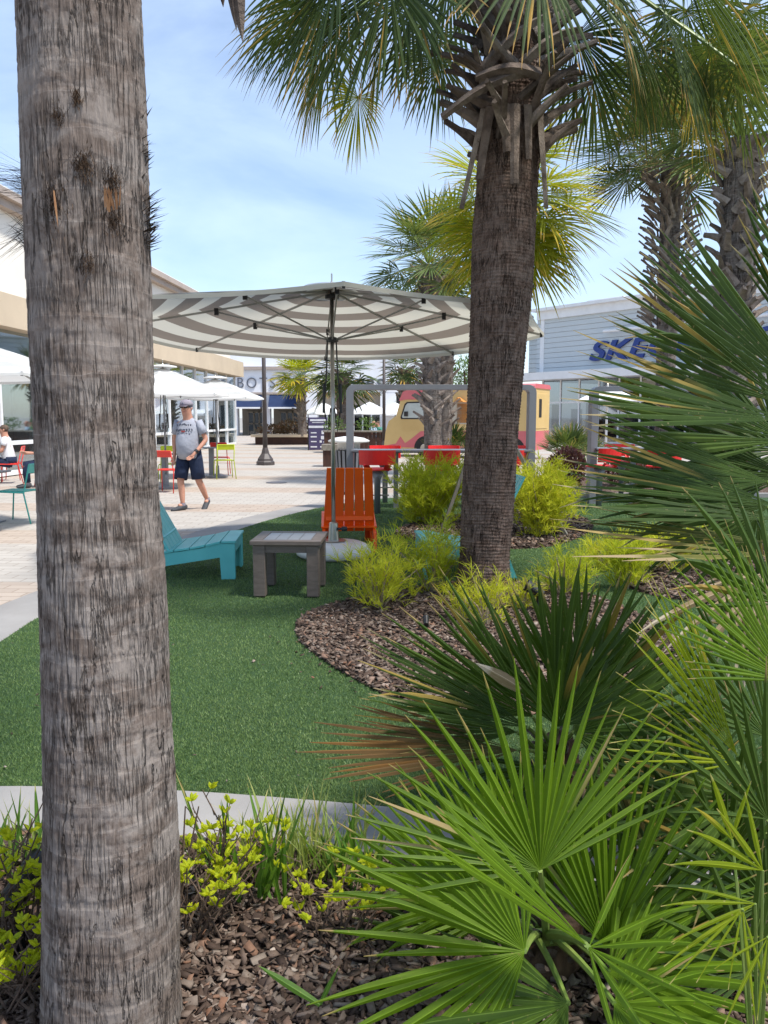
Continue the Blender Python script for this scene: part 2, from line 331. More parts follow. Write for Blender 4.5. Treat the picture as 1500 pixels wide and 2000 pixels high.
# ------------------------------------------------------------ mesh helpers
class MB:
    def __init__(s): s.v = []; s.f = []; s.uv = []; s.hasuv = False
    def add(s, vs, fs, uvs=None):
        k = len(s.v); s.v += [tuple(p) for p in vs]; s.f += [tuple(i+k for i in f) for f in fs]
        if uvs is None: s.uv += [(0, 0)]*len(vs)
        else: s.uv += uvs; s.hasuv = True
        return s
    def box(s, x0, x1, y0, y1, z0, z1, M=None):
        vs = [V((x, y, z)) for z in (z0, z1) for (x, y) in ((x0, y0), (x1, y0), (x1, y1), (x0, y1))]
        if M is not None: vs = [M @ p for p in vs]
        return s.add(vs, [(3, 2, 1, 0), (4, 5, 6, 7), (0, 1, 5, 4), (1, 2, 6, 5), (2, 3, 7, 6), (3, 0, 4, 7)])
    def bar(s, a, b, w, h, up=V((0, 0, 1))):      # rectangular bar from a to b, w sideways, h along up
        a, b = V(a), V(b); d = (b-a).normalized(); x = d.cross(up)
        if x.length < 1e-4: x = d.cross(V((0, 1, 0)))
        x.normalize(); u = x.cross(d); vs = []
        for p in (a, b):
            for i, j in ((-1, -1), (1, -1), (1, 1), (-1, 1)): vs.append(p+x*w/2*i+u*h/2*j)
        return s.add(vs, [(0, 1, 2, 3), (7, 6, 5, 4), (0, 4, 5, 1), (1, 5, 6, 2), (2, 6, 7, 3), (3, 7, 4, 0)])
    def tube(s, pts, r, n=8, cap=True):
        pts = [V(p) for p in pts]; m = len(pts); rs = r if isinstance(r, (list, tuple)) else [r]*m
        return s.loft(pts, rs, rs, n, cap)
    def loft(s, pts, ra, rb, n=12, cap=True, ref=V((1, 0.02, 0.01))):
        pts = [V(p) for p in pts]; m = len(pts); vs = []; fs = []; uvs = []
        for i, p in enumerate(pts):
            d = (pts[min(i+1, m-1)]-pts[max(i-1, 0)]); d = d.normalized() if d.length > 1e-9 else V((0, 0, 1))
            x = ref-d*ref.dot(d)
            if x.length < .2: x = V((0, 1, 0))-d*d.y
            x.normalize(); y = d.cross(x)
            for k in range(n):
                a = 2*math.pi*k/n; vs.append(p+x*math.cos(a)*ra[i]+y*math.sin(a)*rb[i]); uvs.append((k/n, i/max(1, m-1)))
        for i in range(m-1):
            for k in range(n):
                a, b = i*n+k, i*n+(k+1) % n; fs.append((a, b, b+n, a+n))
        if cap: fs.append(tuple(range(n-1, -1, -1))); fs.append(tuple((m-1)*n+k for k in range(n)))
        return s.add(vs, fs, uvs)
    def lathe(s, prof, n=24, c=V((0, 0, 0))):
        vs = []; fs = []; m = len(prof)
        for (r, z) in prof:
            for k in range(n): a = 2*math.pi*k/n; vs.append(c+V((r*math.cos(a), r*math.sin(a), z)))
        for i in range(m-1):
            for k in range(n): a, b = i*n+k, i*n+(k+1) % n; fs.append((a, b, b+n, a+n))
        fs.append(tuple(range(n-1, -1, -1))); fs.append(tuple((m-1)*n+k for k in range(n)))
        return s.add(vs, fs)
    def prism(s, poly, a, b, plane='xz'):         # polygon extruded from a to b along the third axis
        n = len(poly)
        def mk(p, t):
            return V((p[0], t, p[1])) if plane == 'xz' else (V((t, p[0], p[1])) if plane == 'yz' else V((p[0], p[1], t)))
        vs = [mk(p, a) for p in poly]+[mk(p, b) for p in poly]
        return s.add(vs, [tuple(range(n)), tuple(range(2*n-1, n-1, -1))]+[(i, (i+1) % n+0, (i+1) % n+n, i+n) for i in range(n)])
    def build(s, name, mat, parent=None, smooth=False, bevel=0, loc=None, off=None):
        me = bpy.data.meshes.new(name)
        vs = s.v if off is None else [(p[0]-off[0], p[1]-off[1], p[2]-off[2]) for p in s.v]
        me.from_pydata(vs, [], s.f)
        if s.hasuv:
            ul = me.uv_layers.new(name='UVMap'); li = np.zeros(len(me.loops), dtype=np.int32); me.loops.foreach_get('vertex_index', li)
            ul.data.foreach_set('uv', np.array(s.uv, dtype=np.float32)[li].ravel())
        if not smooth or bevel: pass
        if smooth: me.polygons.foreach_set('use_smooth', [True]*len(me.polygons))
        me.update()
        o = bpy.data.objects.new(name, me); C.objects.link(o)
        me.materials.append(MAT[mat] if isinstance(mat, str) else mat)
        if parent is not None: o.parent = parent
        if loc is not None: o.location = loc
        if bevel:
            b = o.modifiers.new('bevel', 'BEVEL'); b.width = bevel; b.segments = 2; b.limit_method = 'ANGLE'
        return o

def npmesh(name, verts, faces, uv, mat, parent=None, smooth=False):
    me = bpy.data.meshes.new(name); nv = len(verts); nf, k = faces.shape
    me.vertices.add(nv); me.vertices.foreach_set('co', verts.astype(np.float32).ravel())
    me.loops.add(nf*k); me.loops.foreach_set('vertex_index', faces.astype(np.int32).ravel())
    me.polygons.add(nf); me.polygons.foreach_set('loop_start', np.arange(0, nf*k, k, dtype=np.int32))
    try: me.polygons.foreach_set('loop_total', np.full(nf, k, dtype=np.int32))
    except Exception: pass
    if uv is not None:
        ul = me.uv_layers.new(name='UVMap')
        ul.data.foreach_set('uv', (uv if len(uv) == nf*k else uv[faces.ravel()]).astype(np.float32).ravel())
    me.update(calc_edges=True); me.validate()
    if smooth: me.polygons.foreach_set('use_smooth', [True]*len(me.polygons))
    o = bpy.data.objects.new(name, me); C.objects.link(o); me.materials.append(MAT[mat])
    if parent is not None: o.parent = parent
    return o

def tag(o, label=None, cat=None, group=None, kind=None):
    if label: o['label'] = label
    if cat: o['category'] = cat
    if group: o['group'] = group
    if kind: o['kind'] = kind
    return o
def thing(name, label, cat, loc=(0, 0, 0), rz=0, group=None):
    o = bpy.data.objects.new(name, None); C.objects.link(o); o.location = loc; o.rotation_euler = (0, 0, rz)
    o.empty_display_size = .1
    return tag(o, label, cat, group)
def copy_tree(o, parent=None):
    c = o.copy(); C.objects.link(c)
    if parent is not None: c.parent = parent
    for ch in [x for x in C.objects if x.parent == o]: copy_tree(ch, c)
    return c
def place(o, loc, rz, label, group=None):
    o.location = loc; o.rotation_euler = (0, 0, rz); tag(o, label, None, group); return o

def vnoise(x, y, seed=0):          # smooth value noise on arrays
    xi = np.floor(x).astype(np.int64); yi = np.floor(y).astype(np.int64); fx = x-xi; fy = y-yi
    fx = fx*fx*(3-2*fx); fy = fy*fy*(3-2*fy)
    def h(a, b):
        t = (a*374761393+b*668265263+seed*1442695041) & 0x7fffffff
        t = ((t ^ (t >> 13))*1274126177) & 0x7fffffff
        return ((t ^ (t >> 16)) & 0xffff)/65535.0
    return (h(xi, yi)*(1-fx)+h(xi+1, yi)*fx)*(1-fy)+(h(xi, yi+1)*(1-fx)+h(xi+1, yi+1)*fx)*fy

# ------------------------------------------------------------ plants: leaves
UP = V((0, 0, 1))
def strip(mb, p, d, L_, w, droop=.3, st=5, nrm=None, fold=0.0, u=None, taper=1.5, base=.3, peak=.35):
    p = V(p); d = V(d).normalized(); nrm = V(nrm) if nrm is not None else UP
    u = random.random() if u is None else u; vs = []; uvs = []; fs = []
    for k in range(st+1):
        t = k/st
        n = nrm-d*nrm.dot(d)
        if n.length < 1e-3: n = V((0, -1, 0))
        n.normalize(); s_ = d.cross(n)
        ww = w*(base+(1-base)*min(1, t/peak) if t < peak else max(.03, 1-((t-peak)/(1-peak))**taper))
        if fold: vs += [p-s_*ww/2, p+n*fold*ww/2, p+s_*ww/2]; uvs += [(int(u*900)/1000, t), (int(u*900)/1000+.00045, t), (int(u*900)/1000+.0009, t)]
        else: vs += [p-s_*ww/2, p+s_*ww/2]; uvs += [(u, t)]*2
        p = p+d*(L_/st); d = (d+V((0, 0, -1))*droop*(t+.25)/st*1.6).normalized()
    c = 3 if fold else 2
    for k in range(st):
        for j in range(c-1): a = k*c+j; fs.append((a, a+1, a+1+c, a+c))
    mb.add(vs, fs, uvs)

def fan(mb, hub, axis, normal, L_, n=32, spread=80, droop=.15, cup=.1, split=.38, st=7, fold=.55, lv=.08, jit=.05, short=.3, wk=1.0, tipd=0.0, pinch=1.0):
    hub = V(hub); axis = V(axis).normalized(); normal = V(normal); normal = (normal-axis*normal.dot(axis)).normalized()
    side = axis.cross(normal); sp = R(spread); dA = 2*sp/(n-1)
    for i in range(n):
        a = -sp+dA*i; u = random.random()
        if n > 14 and random.random() < .035: continue
        li = L_*(1-short*(abs(a)/sp)**2)*(1+random.uniform(-lv, lv))*(random.uniform(.6, .85) if random.random() < .07 else 1)
        aj = a+random.uniform(-1, 1)*dA*.28
        d = axis*math.cos(aj)+side*math.sin(aj)+normal*(cup*(1-math.cos(a)*.3)+random.uniform(-jit, jit)*.5)
        d.normalize(); p = hub.copy(); dr = droop*random.uniform(.6, 1.5)+(random.uniform(.4, 1.1) if random.random() < .06 else 0); wm = split*li*dA*wk*pinch
        bend = random.uniform(-1, 1)*jit
        vs = []; uvs = []; fs = []
        for k in range(st+1):
            t = k/st
            nn = normal-d*normal.dot(d); nn = nn.normalized() if nn.length > 1e-3 else UP
            s_ = d.cross(nn)
            ww = wm*(t/split) if t < split else wm*max(.02, 1-((t-split)/(1-split))**2.2)
            ww = max(ww, .0015)
            uq = int(u*900)/1000; vs += [p-s_*ww/2-nn*fold*ww/2, p+nn*0, p+s_*ww/2-nn*fold*ww/2]; uvs += [(uq, t), (uq+.00045, t), (uq+.0009, t)]
            p = p+d*(li/st)
            g = dr*(t**1.3)*1.9/st+(tipd*(t**4)*2/st)
            d = (d+V((0, 0, -1))*g+s_*bend*(t**1.5)/st*2).normalized()
        for k in range(st):
            for j in (0, 1): q = k*3+j; fs.append((q, q+1, q+4, q+3))
        mb.add(vs, fs, uvs)

def petiole(mb, a, b, r0=.012, r1=.006, sag=.05, n=6):
    a, b = V(a), V(b); m = (a+b)/2+V((0, 0, sag)); pts = []
    for k in range(7):
        t = k/6; pts.append(a*(1-t)**2+m*2*t*(1-t)+b*t*t)
    mb.tube(pts, [r0+(r1-r0)*k/6 for k in range(7)], n)

def boot(mb, p, out, tan, L_=.4, w=.1, th=.03, up=.8, side=.0, curl=.5, st=5, tipw=.55):
    p = V(p); d = (UP*up+out*.6+tan*side).normalized(); vs = []; fs = []; uvs = []; rr = random.random()
    for k in range(st+1):
        t = k/st; n = out-d*out.dot(d)
        n = n.normalized() if n.length > 1e-3 else V((0, -1, 0)); s_ = d.cross(n)
        ww = w*(1-(1-tipw)*min(1, t*1.3)); hh = th*(1-.35*t)
        vs += [p-s_*ww/2, p+n*hh*.8-s_*ww*.25, p+n*hh+s_*ww*.1, p+s_*ww/2, p-n*hh*.25]; uvs += [(rr, t)]*5
        p = p+d*(L_/st); d = (d+out*curl*.35/st*2+V((0, 0, -1))*curl*.25/st*random.uniform(0, 1.6)).normalized()
    for k in range(st):
        for j in range(5): a = k*5+j; b = k*5+(j+1) % 5; fs.append((a, b, b+5, a+5))
    fs += [(4, 3, 2, 1, 0), tuple(st*5+j for j in range(5))]
    mb.add(vs, fs, uvs)

def trunk_np(name, parent, path, nseg, dz, mat, off, ring=.05, amp=.006, crack=.003, seed=1, tilt=.0, lump=.004, wav=.5):
    zs = np.arange(path[0][2], path[-1][2]+dz, dz); pa = np.array(path)
    cx = np.interp(zs, pa[:, 2], pa[:, 0]); cy = np.interp(zs, pa[:, 2], pa[:, 1]); rr = np.interp(zs, pa[:, 2], pa[:, 3])
    th = np.linspace(0, 2*np.pi, nseg+1)+np.pi/2
    T, Z = np.meshgrid(th, zs); U = T*rr.mean()
    Rr = np.repeat(rr[:, None], nseg+1, 1)
    co = np.cos(T); si = np.sin(T)
    ph = Z/ring+vnoise(co*1.5+9, Z*5+si*1.5, seed)*wav+si*tilt+co*tilt*.6
    fr = ph-np.floor(ph)
    Rr = Rr+amp*(1-fr)*(.4+vnoise(co*3+5, np.floor(ph)*1.7+si*3, seed+3))-amp*.5
    cu = U/.018+vnoise(U*9, Z*14, seed+5)*1.2
    cr = np.abs(vnoise(np.floor(cu)*3.1, Z*5, seed+1)-.5)
    fu = np.abs(cu-np.floor(cu)-.5)*2
    Rr = Rr-crack*np.clip((fu-.7)/.3, 0, 1)*(cr > .12)
    Rr = Rr+lump*(vnoise(co*2.2+3, Z*3+si*2.2, seed+7)-.5)*2+.0022*(vnoise(U*160, Z*60, seed+8)-.5)
    X = cx[:, None]+Rr*co; Y = cy[:, None]+Rr*si
    vs = np.stack([X-off[0], Y-off[1], Z-off[2]], -1).reshape(-1, 3)
    m, n = len(zs), nseg+1
    i = np.arange(m-1)[:, None]*n+np.arange(n-1)[None]
    fs = np.stack([i, i+1, i+1+n, i+n], -1).reshape(-1, 4)
    uv = np.stack([U, Z], -1).reshape(-1, 2)
    return npmesh(name, vs, fs, uv, mat, parent, True)

# ------------------------------------------------------------ ground
def sheet(name, poly, z, mat, thick=0):
    mb = MB(); n = len(poly)
    if thick:
        mb.prism([(p[0], p[1]) for p in poly], z-thick, z, 'xy')
    else: mb.add([V((p[0], p[1], z)) for p in poly], [tuple(range(n))])
    o = mb.build(name, mat); tag(o, kind='structure'); return o
def smooth_poly(pts, it=2, closed=True):
    for _ in range(it):
        q = []
        for i in range(len(pts)):
            a, b = V(pts[i]), V(pts[(i+1) % len(pts)])
            if not closed and i == len(pts)-1: break
            q += [a*.75+b*.25, a*.25+b*.75]
        pts = q if closed else [V(pts[0])]+q+[V(pts[-1])]
    return pts
def fix_ccw(pts):
    a = sum(pts[i][0]*pts[(i+1) % len(pts)][1]-pts[(i+1) % len(pts)][0]*pts[i][1] for i in range(len(pts)))
    return pts if a > 0 else pts[::-1]
sheet('ground', [(-900, -300), (900, -300), (900, 1600), (-900, 1600)], -.02, 'ground')
sheet('plaza', [(-60, -5), (60, -5), (60, 95), (-60, 95)], 0, 'paver')
left_edge = smooth_poly([G(*p) for p in [(0, 1262), (85, 1205), (200, 1152), (320, 1100), (440, 1047), (540, 1014), (640, 991), (740, 976), (860, 970)]], 2, False)
far_edge = [V((3.3, 14.6, 0)), V((9, 14.6, 0))]
front_edge = smooth_poly([V((9.5, 1.15, 0)), V((4.5, 1.45, 0))]+[G(*p) for p in [(1900, 1790), (1500, 1700), (1100, 1640), (830, 1598), (600, 1577), (340, 1557), (0, 1548), (-300, 1560)]], 2, False)
west = [left_edge[0]-(left_edge[1]-left_edge[0]).normalized()*2.2]
turf = fix_ccw([(p[0], p[1]) for p in left_edge+far_edge+[V((9.5, 6, 0))]+front_edge+west])
sheet('lawn', turf, .028, 'turf', .03)
def ribbon(name, line, w0, w1, z, mat, side=1, h=.03):
    mb = MB(); a = []; b = []
    for i, p in enumerate(line):
        d = (line[min(i+1, len(line)-1)]-line[max(i-1, 0)]).normalized(); n = V((-d.y, d.x, 0))*side
        a.append(p+n*w0); b.append(p+n*w1)
    for i in range(len(line)-1):
        q = [a[i], a[i+1], b[i+1], b[i]]
        vs = [V((p.x, p.y, z-h)) for p in q]+[V((p.x, p.y, z)) for p in q]
        mb.add(vs, [(3, 2, 1, 0), (4, 5, 6, 7), (0, 1, 5, 4), (2, 3, 7, 6)]+([(3, 0, 4, 7)] if i == 0 else [])+([(1, 2, 6, 5)] if i == len(line)-2 else []))
    o = mb.build(name, mat); tag(o, kind='structure'); return o
ribbon('kerb_strip', [left_edge[0]-(left_edge[1]-left_edge[0]).normalized()*2.2]+left_edge+[V((3.3, 14.9, 0))], 0.002, .52, .012, 'concrete', 1, .02)
ribbon('kerb_strip', [V((2.6, 14.62, 0)), V((9.2, 14.62, 0))], 0.0, .18, .10, 'concrete', 1, .12)
ribbon('kerb', front_edge, .004, .33, .035, 'concrete', 1, .06)
# bark beds
def inpoly(x, y, poly):
    c = np.zeros(x.shape, bool); n = len(poly); j = n-1
    for i in range(n):
        xi, yi = poly[i][0], poly[i][1]; xj, yj = poly[j][0], poly[j][1]
        c ^= ((yi > y) != (yj > y)) & (x < (xj-xi)*(y-yi)/(yj-yi+1e-12)+xi); j = i
    return c
isl = fix_ccw([tuple(G(*p))[:2] for p in smooth_poly([V((a, b, 0)) for a, b in [(573, 1240), (590, 1212), (640, 1192), (720, 1172), (850, 1150), (1000, 1140), (1120, 1160), (1230, 1200), (1330, 1260), (1320, 1320), (1200, 1370), (1050, 1410), (900, 1410), (780, 1382), (700, 1342), (640, 1305), (598, 1275)]], 2) for p in [(p[0], p[1])]])
backbed = fix_ccw([tuple(G(p[0], p[1]))[:2] for p in smooth_poly([V((a, b, 0)) for a, b in [(760, 1046), (800, 1030), (900, 1008), (1100, 1003), (1170, 1030), (1120, 1062), (1060, 1076), (980, 1078), (880, 1072), (810, 1062)]], 2)])
rightbed = fix_ccw([tuple(G(p[0], p[1]))[:2] for p in smooth_poly([V((a, b, 0)) for a, b in [(1180, 1125), (1290, 1085), (1500, 1062), (1900, 1060), (1900, 1330), (1500, 1330), (1420, 1190), (1250, 1170)]], 2)])
fb = fix_ccw([(p.x, p.y) for p in [V((-5, -1, 0)), V((9, -1, 0)), V((9.5, .8, 0))]]+[(p.x-0.0, p.y-.34) for p in front_edge]+[(-5, 2.6)])
sheet('planting_bed', isl, .036, 'mulch', .03); sheet('planting_bed', backbed, .036, 'mulch', .03)
sheet('planting_bed', rightbed, .036, 'mulch', .03); sheet('planting_bed', fb, .02, 'mulch', .03)
farbed = [(2.9, 14.9), (10, 14.9), (10, 20), (3.2, 20)]
sheet('planting_bed', farbed, .03, 'mulch', .03)

def chips(name, n, poly, box, z, size, label, dens=None):
    x = rng.uniform(box[0], box[1], n*6); y = rng.uniform(box[2], box[3], n*6)
    k = inpoly(x, y, poly)
    if dens is not None: k &= rng.random(len(x)) < dens(x, y)
    x, y = x[k][:n], y[k][:n]; n = len(x)
    s = size*rng.uniform(.45, 1.5, n); hx = s*.5; hy = s*rng.uniform(.16, .34, n); hz = s*rng.uniform(.04, .11, n)
    cor = np.array([(-1, -1, -1), (1, -1, -1), (1, 1, -1), (-1, 1, -1), (-1, -1, 1), (1, -1, 1), (1, 1, 1), (-1, 1, 1)], float)
    c = cor[None]*np.stack([hx, hy, hz], -1)[:, None]*rng.uniform(.55, 1.15, (n, 8, 1))
    yaw = rng.uniform(0, 6.28, n); pit = rng.normal(0, .35, n); rol = rng.normal(0, .4, n)
    def rot(c, a, i, j):
        ca, sa = np.cos(a)[:, None], np.sin(a)[:, None]; ci = c[:, :, i]*ca-c[:, :, j]*sa; cj = c[:, :, i]*sa+c[:, :, j]*ca
        c[:, :, i], c[:, :, j] = ci, cj
    rot(c, rol, 1, 2); rot(c, pit, 0, 2); rot(c, yaw, 0, 1)
    zz = z+rng.random(n)**1.5*size*.55+.003
    c += np.stack([x, y, zz], -1)[:, None]
    f = np.array([(3, 2, 1, 0), (4, 5, 6, 7), (0, 1, 5, 4), (1, 2, 6, 5), (2, 3, 7, 6), (3, 0, 4, 7)])
    fs = (f[None]+(np.arange(n)*8)[:, None, None]).reshape(-1, 4)
    uv = np.repeat(np.stack([rng.random(n), np.zeros(n)], -1), 8, 0)
    o = npmesh(name, c.reshape(-1, 3), fs, uv, 'chip'); tag(o, label, 'mulch', None, 'stuff')
chips('bark_mulch', 26000, fb, (-2.0, 2.6, 1.45, 2.75), .02, .031, 'dark chunky bark chips over the ground in front of the concrete kerb')
chips('bark_mulch', 26000, isl, (-1.2, 3.2, 3.2, 7.2), .036, .038, 'fine brown bark chips around the foot of the brown palm')
chips('bark_mulch', 9000, backbed, (-.5, 4, 8, 12.6), .036, .05, 'bark chips in the bed behind the brown palm')
chips('bark_mulch', 9000, rightbed, (2, 6, 4, 9.5), .036, .05, 'bark chips in the bed at the right under the fan palms')

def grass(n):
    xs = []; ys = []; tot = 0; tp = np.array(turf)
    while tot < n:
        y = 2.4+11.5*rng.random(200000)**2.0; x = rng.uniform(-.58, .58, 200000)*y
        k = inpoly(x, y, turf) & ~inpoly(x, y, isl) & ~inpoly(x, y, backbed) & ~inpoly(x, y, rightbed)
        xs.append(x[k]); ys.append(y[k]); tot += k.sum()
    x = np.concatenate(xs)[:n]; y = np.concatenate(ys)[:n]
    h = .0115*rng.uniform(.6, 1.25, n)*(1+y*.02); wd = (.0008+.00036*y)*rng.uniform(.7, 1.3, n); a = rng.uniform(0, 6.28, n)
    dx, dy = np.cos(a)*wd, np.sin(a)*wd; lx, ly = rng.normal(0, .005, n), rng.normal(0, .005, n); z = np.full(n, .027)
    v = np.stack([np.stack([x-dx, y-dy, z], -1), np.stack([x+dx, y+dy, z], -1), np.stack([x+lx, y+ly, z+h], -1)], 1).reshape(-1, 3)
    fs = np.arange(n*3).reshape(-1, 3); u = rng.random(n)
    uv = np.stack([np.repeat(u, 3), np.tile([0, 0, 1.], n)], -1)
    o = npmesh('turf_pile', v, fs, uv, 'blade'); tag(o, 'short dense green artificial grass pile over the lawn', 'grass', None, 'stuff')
chips('bark_mulch', 500, fix_ccw([(p[0]*1.0, p[1]) for p in turf]), (-.9, 1.4, 4.0, 7.4), .036, .022, 'stray bark chips lying on the lawn along the bark island', lambda x, y: np.exp(-np.clip(np.hypot((x-.75)/1.35, (y-5.3)/1.6)-1, 0, 9)*14)*.5)
chips('bark_mulch', 260, fix_ccw([(p[0]*1.0, p[1]) for p in turf]), (-2.5, 2.5, 2.9, 8.5), .034, .014, 'scattered tiny bits of bark and dry leaf on the lawn')
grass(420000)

# ------------------------------------------------------------ left building
def text_obj(body, size, mat, parent, loc, rot, extrude=.04, shear=0, offset=0, xs=1.0, name='letters', align='LEFT', spacing=1.0):
    cu = bpy.data.curves.new(name, 'FONT'); cu.body = body; cu.size = size; cu.extrude = extrude; cu.shear = shear; cu.offset = offset
    cu.align_x = align; cu.space_character = spacing; cu.materials.append(MAT[mat])
    tmp = bpy.data.objects.new(name, cu); C.objects.link(tmp); bpy.context.view_layer.update(); me = bpy.data.meshes.new_from_object(tmp.evaluated_get(bpy.context.evaluated_depsgraph_get())); bpy.data.objects.remove(tmp)
    o = bpy.data.objects.new(name, me); C.objects.link(o); o.parent = parent; o.location = loc; o.rotation_euler = rot; o.scale = (xs, 1, 1)
    return o
a0 = V((-9.5, 20, 0)); a1 = V((-8.1, 44, 0)); dirL = (a1-a0).normalized(); org = a0-dirL*12
bl = thing('store_building', 'long cream store with tan band and tall white framed shop windows on the left', 'building', org, math.atan2(dirL.y, dirL.x))
LB = (a1-org).length           # local x along the wall (away), +y to the left of travel (= away from the plaza)
MB().box(0, LB, .3, 20, 4.5, 6.75).build('wall', 'stucco', bl)
MB().box(LB-.4, LB, .35, 20, 0, 4.5).build('wall', 'stucco', bl)
MB().box(0, LB+.35, -.35, .5, 3.7, 4.5).build('band', 'tan', bl)
mb = MB(); mb.box(-.2, LB+.15, .05, 20.3, 6.75, 6.95); mb.box(-.3, LB+.3, -.1, 20.4, 6.95, 7.15); mb.build('roof', 'trim', bl)
MB().box(-.25, LB+.25, -.05, 20.35, 7.15, 7.2).build('roof_edge', 'white', bl)
mb = MB(); sx = 1.85; nb = int((LB-.3)/sx)
for k in range(nb+1):
    x = LB-.05-k*sx; mb.box(x-.045, x+.045, .02, .12, .12, 3.7)
mb.box(0, LB-.1, .03, .11, 0.03, .14); mb.box(0, LB-.1, .0, .09, .80, .90); mb.box(0, LB-.1, .03, .11, 2.95, 3.03); mb.build('window_frame', 'white', bl)
mb = MB()
for k in range(nb+1):
    x = LB-.05-k*sx; mb.box(x+.05, x+.085, .05, .14, .12, 3.7)
mb.build('window_gasket', 'dark', bl)
MB().box(.1, LB-.15, .09, .10, .12, 3.7).build('window_glass', 'glass', bl)
MB().box(0, LB-.5, 5, 5.1, 0, 3.69).build('inner_wall', 'interior', bl)
MB().box(0, LB-.5, .2, 5, 0.0, .02).build('floor', 'interior', bl)
mb = MB()
for k in range(0, nb, 2):
    x = LB-.9-k*sx; mb.box(x-.5, x+.4, .5, .55, .3+.2*(k % 3), 2.5)
mb.build('display_panel', 'interior_dk', bl)
mb = MB()
for k in range(1, nb, 3):
    x = LB-.9-k*sx; mb.box(x-.35, x+.35, 1.2, 1.6, 0.02, 1.25); mb.tube([(x, 1.4, 1.25), (x, 1.4, 1.75)], [.2, .08], 10)
mb.build('mannequin', 'paper', bl)
MB().box(LB-12.6, LB-11.9, .16, .18, 1.75, 2.5).build('window_poster', 'red', bl)

# ------------------------------------------------------------ far buildings
Y = 66.0; k = Y/F
def zz(py): return HC+(815-py)*k*1.0
def xx(px): return (px-750)*k
bt = thing('store_building', 'white far store with navy awnings and large spaced serif letters', 'building', (xx(540), Y, 0))
def bx(mb, x0, x1, y0, y1, z0, z1, o): mb.box(x0-o.x, x1-o.x, y0-o.y, y1-o.y, z0, z1)
ob = bt.location
mb = MB(); bx(mb, xx(380), xx(604), Y+1.2, Y+12, zz(724), 7.6, ob); bx(mb, xx(380), xx(604), Y, Y+12, zz(768), zz(724), ob)
for (p0, p1) in ((380, 466), (514, 529), (583, 604)): bx(mb, xx(p0), xx(p1), Y+.02, Y+.9, 0, zz(768), ob)
mb.build('wall', 'whitewall', bt)
mb = MB(); bx(mb, xx(380), xx(605), Y-.25, Y+.3, zz(724), zz(718), ob); bx(mb, xx(380), xx(604.5), Y-.12, Y+.3, zz(771), zz(767), ob); mb.build('cornice', 'trim', bt)
for (p0, p1) in ((466, 514), (529, 583)):
    x0, x1 = xx(p0)-ob.x, xx(p1)-ob.x
    MB().prism([(-1.1, zz(796)), (-.05, zz(772)), (.1, zz(772)), (.1, zz(796))], x0, x1, 'yz').build('awning', 'navy', bt)
    MB().box(x0, x1, -1.14, -1.1, zz(798.5), zz(795.5)).build('awning_rail', 'white', bt)
    MB().box(x0, x1, 2.2, 2.3, 0, zz(770)).build('inner_wall', 'beige', bt)
    f = MB()
    for q in (.25, .5, .72, .97): f.box(x0+(x1-x0)*q-.06, x0+(x1-x0)*q+.06, 1.95, 2.05, 0, zz(803))
    f.box(x0+(x1-x0)*.25, x1, 1.95, 2.04, zz(806), zz(803)); f.box(x0+(x1-x0)*.25, x1, 1.95, 2.04, zz(829), zz(826)); f.build('door', 'beige', bt)
    MB().box(x0+(x1-x0)*.22, x1, 2.08, 2.12, 0, zz(803)).build('window', 'glassdk', bt)
    MB().box(x0+(x1-x0)*.22, x1, 2.14, 2.17, 0, zz(803)).build('shop_interior', 'interior_dk', bt)
text_obj('TALBOTS', 1.22, 'signgray', bt, (xx(541)-ob.x, -.06, zz(758.5)), (R(90), 0, 0), .04, 0, -.012, .92, 'letters', 'RIGHT', 1.28)
bk = thing('store_building', 'white far store with beige recess and bold dark letters behind the palms', 'building', (xx(740), Y-2, 0))
ob = bk.location
mb = MB(); bx(mb, xx(604), xx(878), Y-2, Y+10, zz(768), 7.0, ob)
for (p0, p1) in ((604, 624), (743, 772), (786, 878)): bx(mb, xx(p0), xx(p1), Y-1.98, Y-1, 0, zz(768), ob)
bx(mb, xx(772), xx(786), Y-1.98, Y-1, 0, zz(800), ob); mb.build('wall', 'whitewall', bk)
MB().box(xx(624)-ob.x, xx(743)-ob.x, 0.6, .8, zz(792), zz(768)).build('soffit', 'beige', bk)
MB().box(xx(624)-ob.x, xx(743)-ob.x, 1.3, 1.4, 0, zz(792)).build('window', 'glassdk', bk)
mb = MB()
for q in range(624, 744, 17): mb.box(xx(q)-ob.x-.06, xx(q)-ob.x+.06, 1.1, 1.25, 0, zz(792))
mb.build('window_frame', 'white', bk)
MB().box(xx(624)-ob.x, xx(743)-ob.x, 1.5, 1.6, 0, zz(780)).build('inner_wall', 'interior_dk', bk)
MB().box(xx(773)-ob.x, xx(785)-ob.x, .3, .4, zz(800), zz(772)).build('dark_window', 'dark', bk)
mb = MB(); mb.prism([(-1.8, zz(808)), (0, zz(800)), (0, zz(812)), (-1.8, zz(812))], xx(750)-ob.x, xx(800)-ob.x, 'yz'); mb.build('awning', 'white', bk)
text_obj('KORS', 1.25, 'signgray', bk, (xx(750)-ob.x, -.06, zz(764)), (R(90), 0, 0), .04, 0, .022, 1.05, 'letters', 'RIGHT', 1.06)
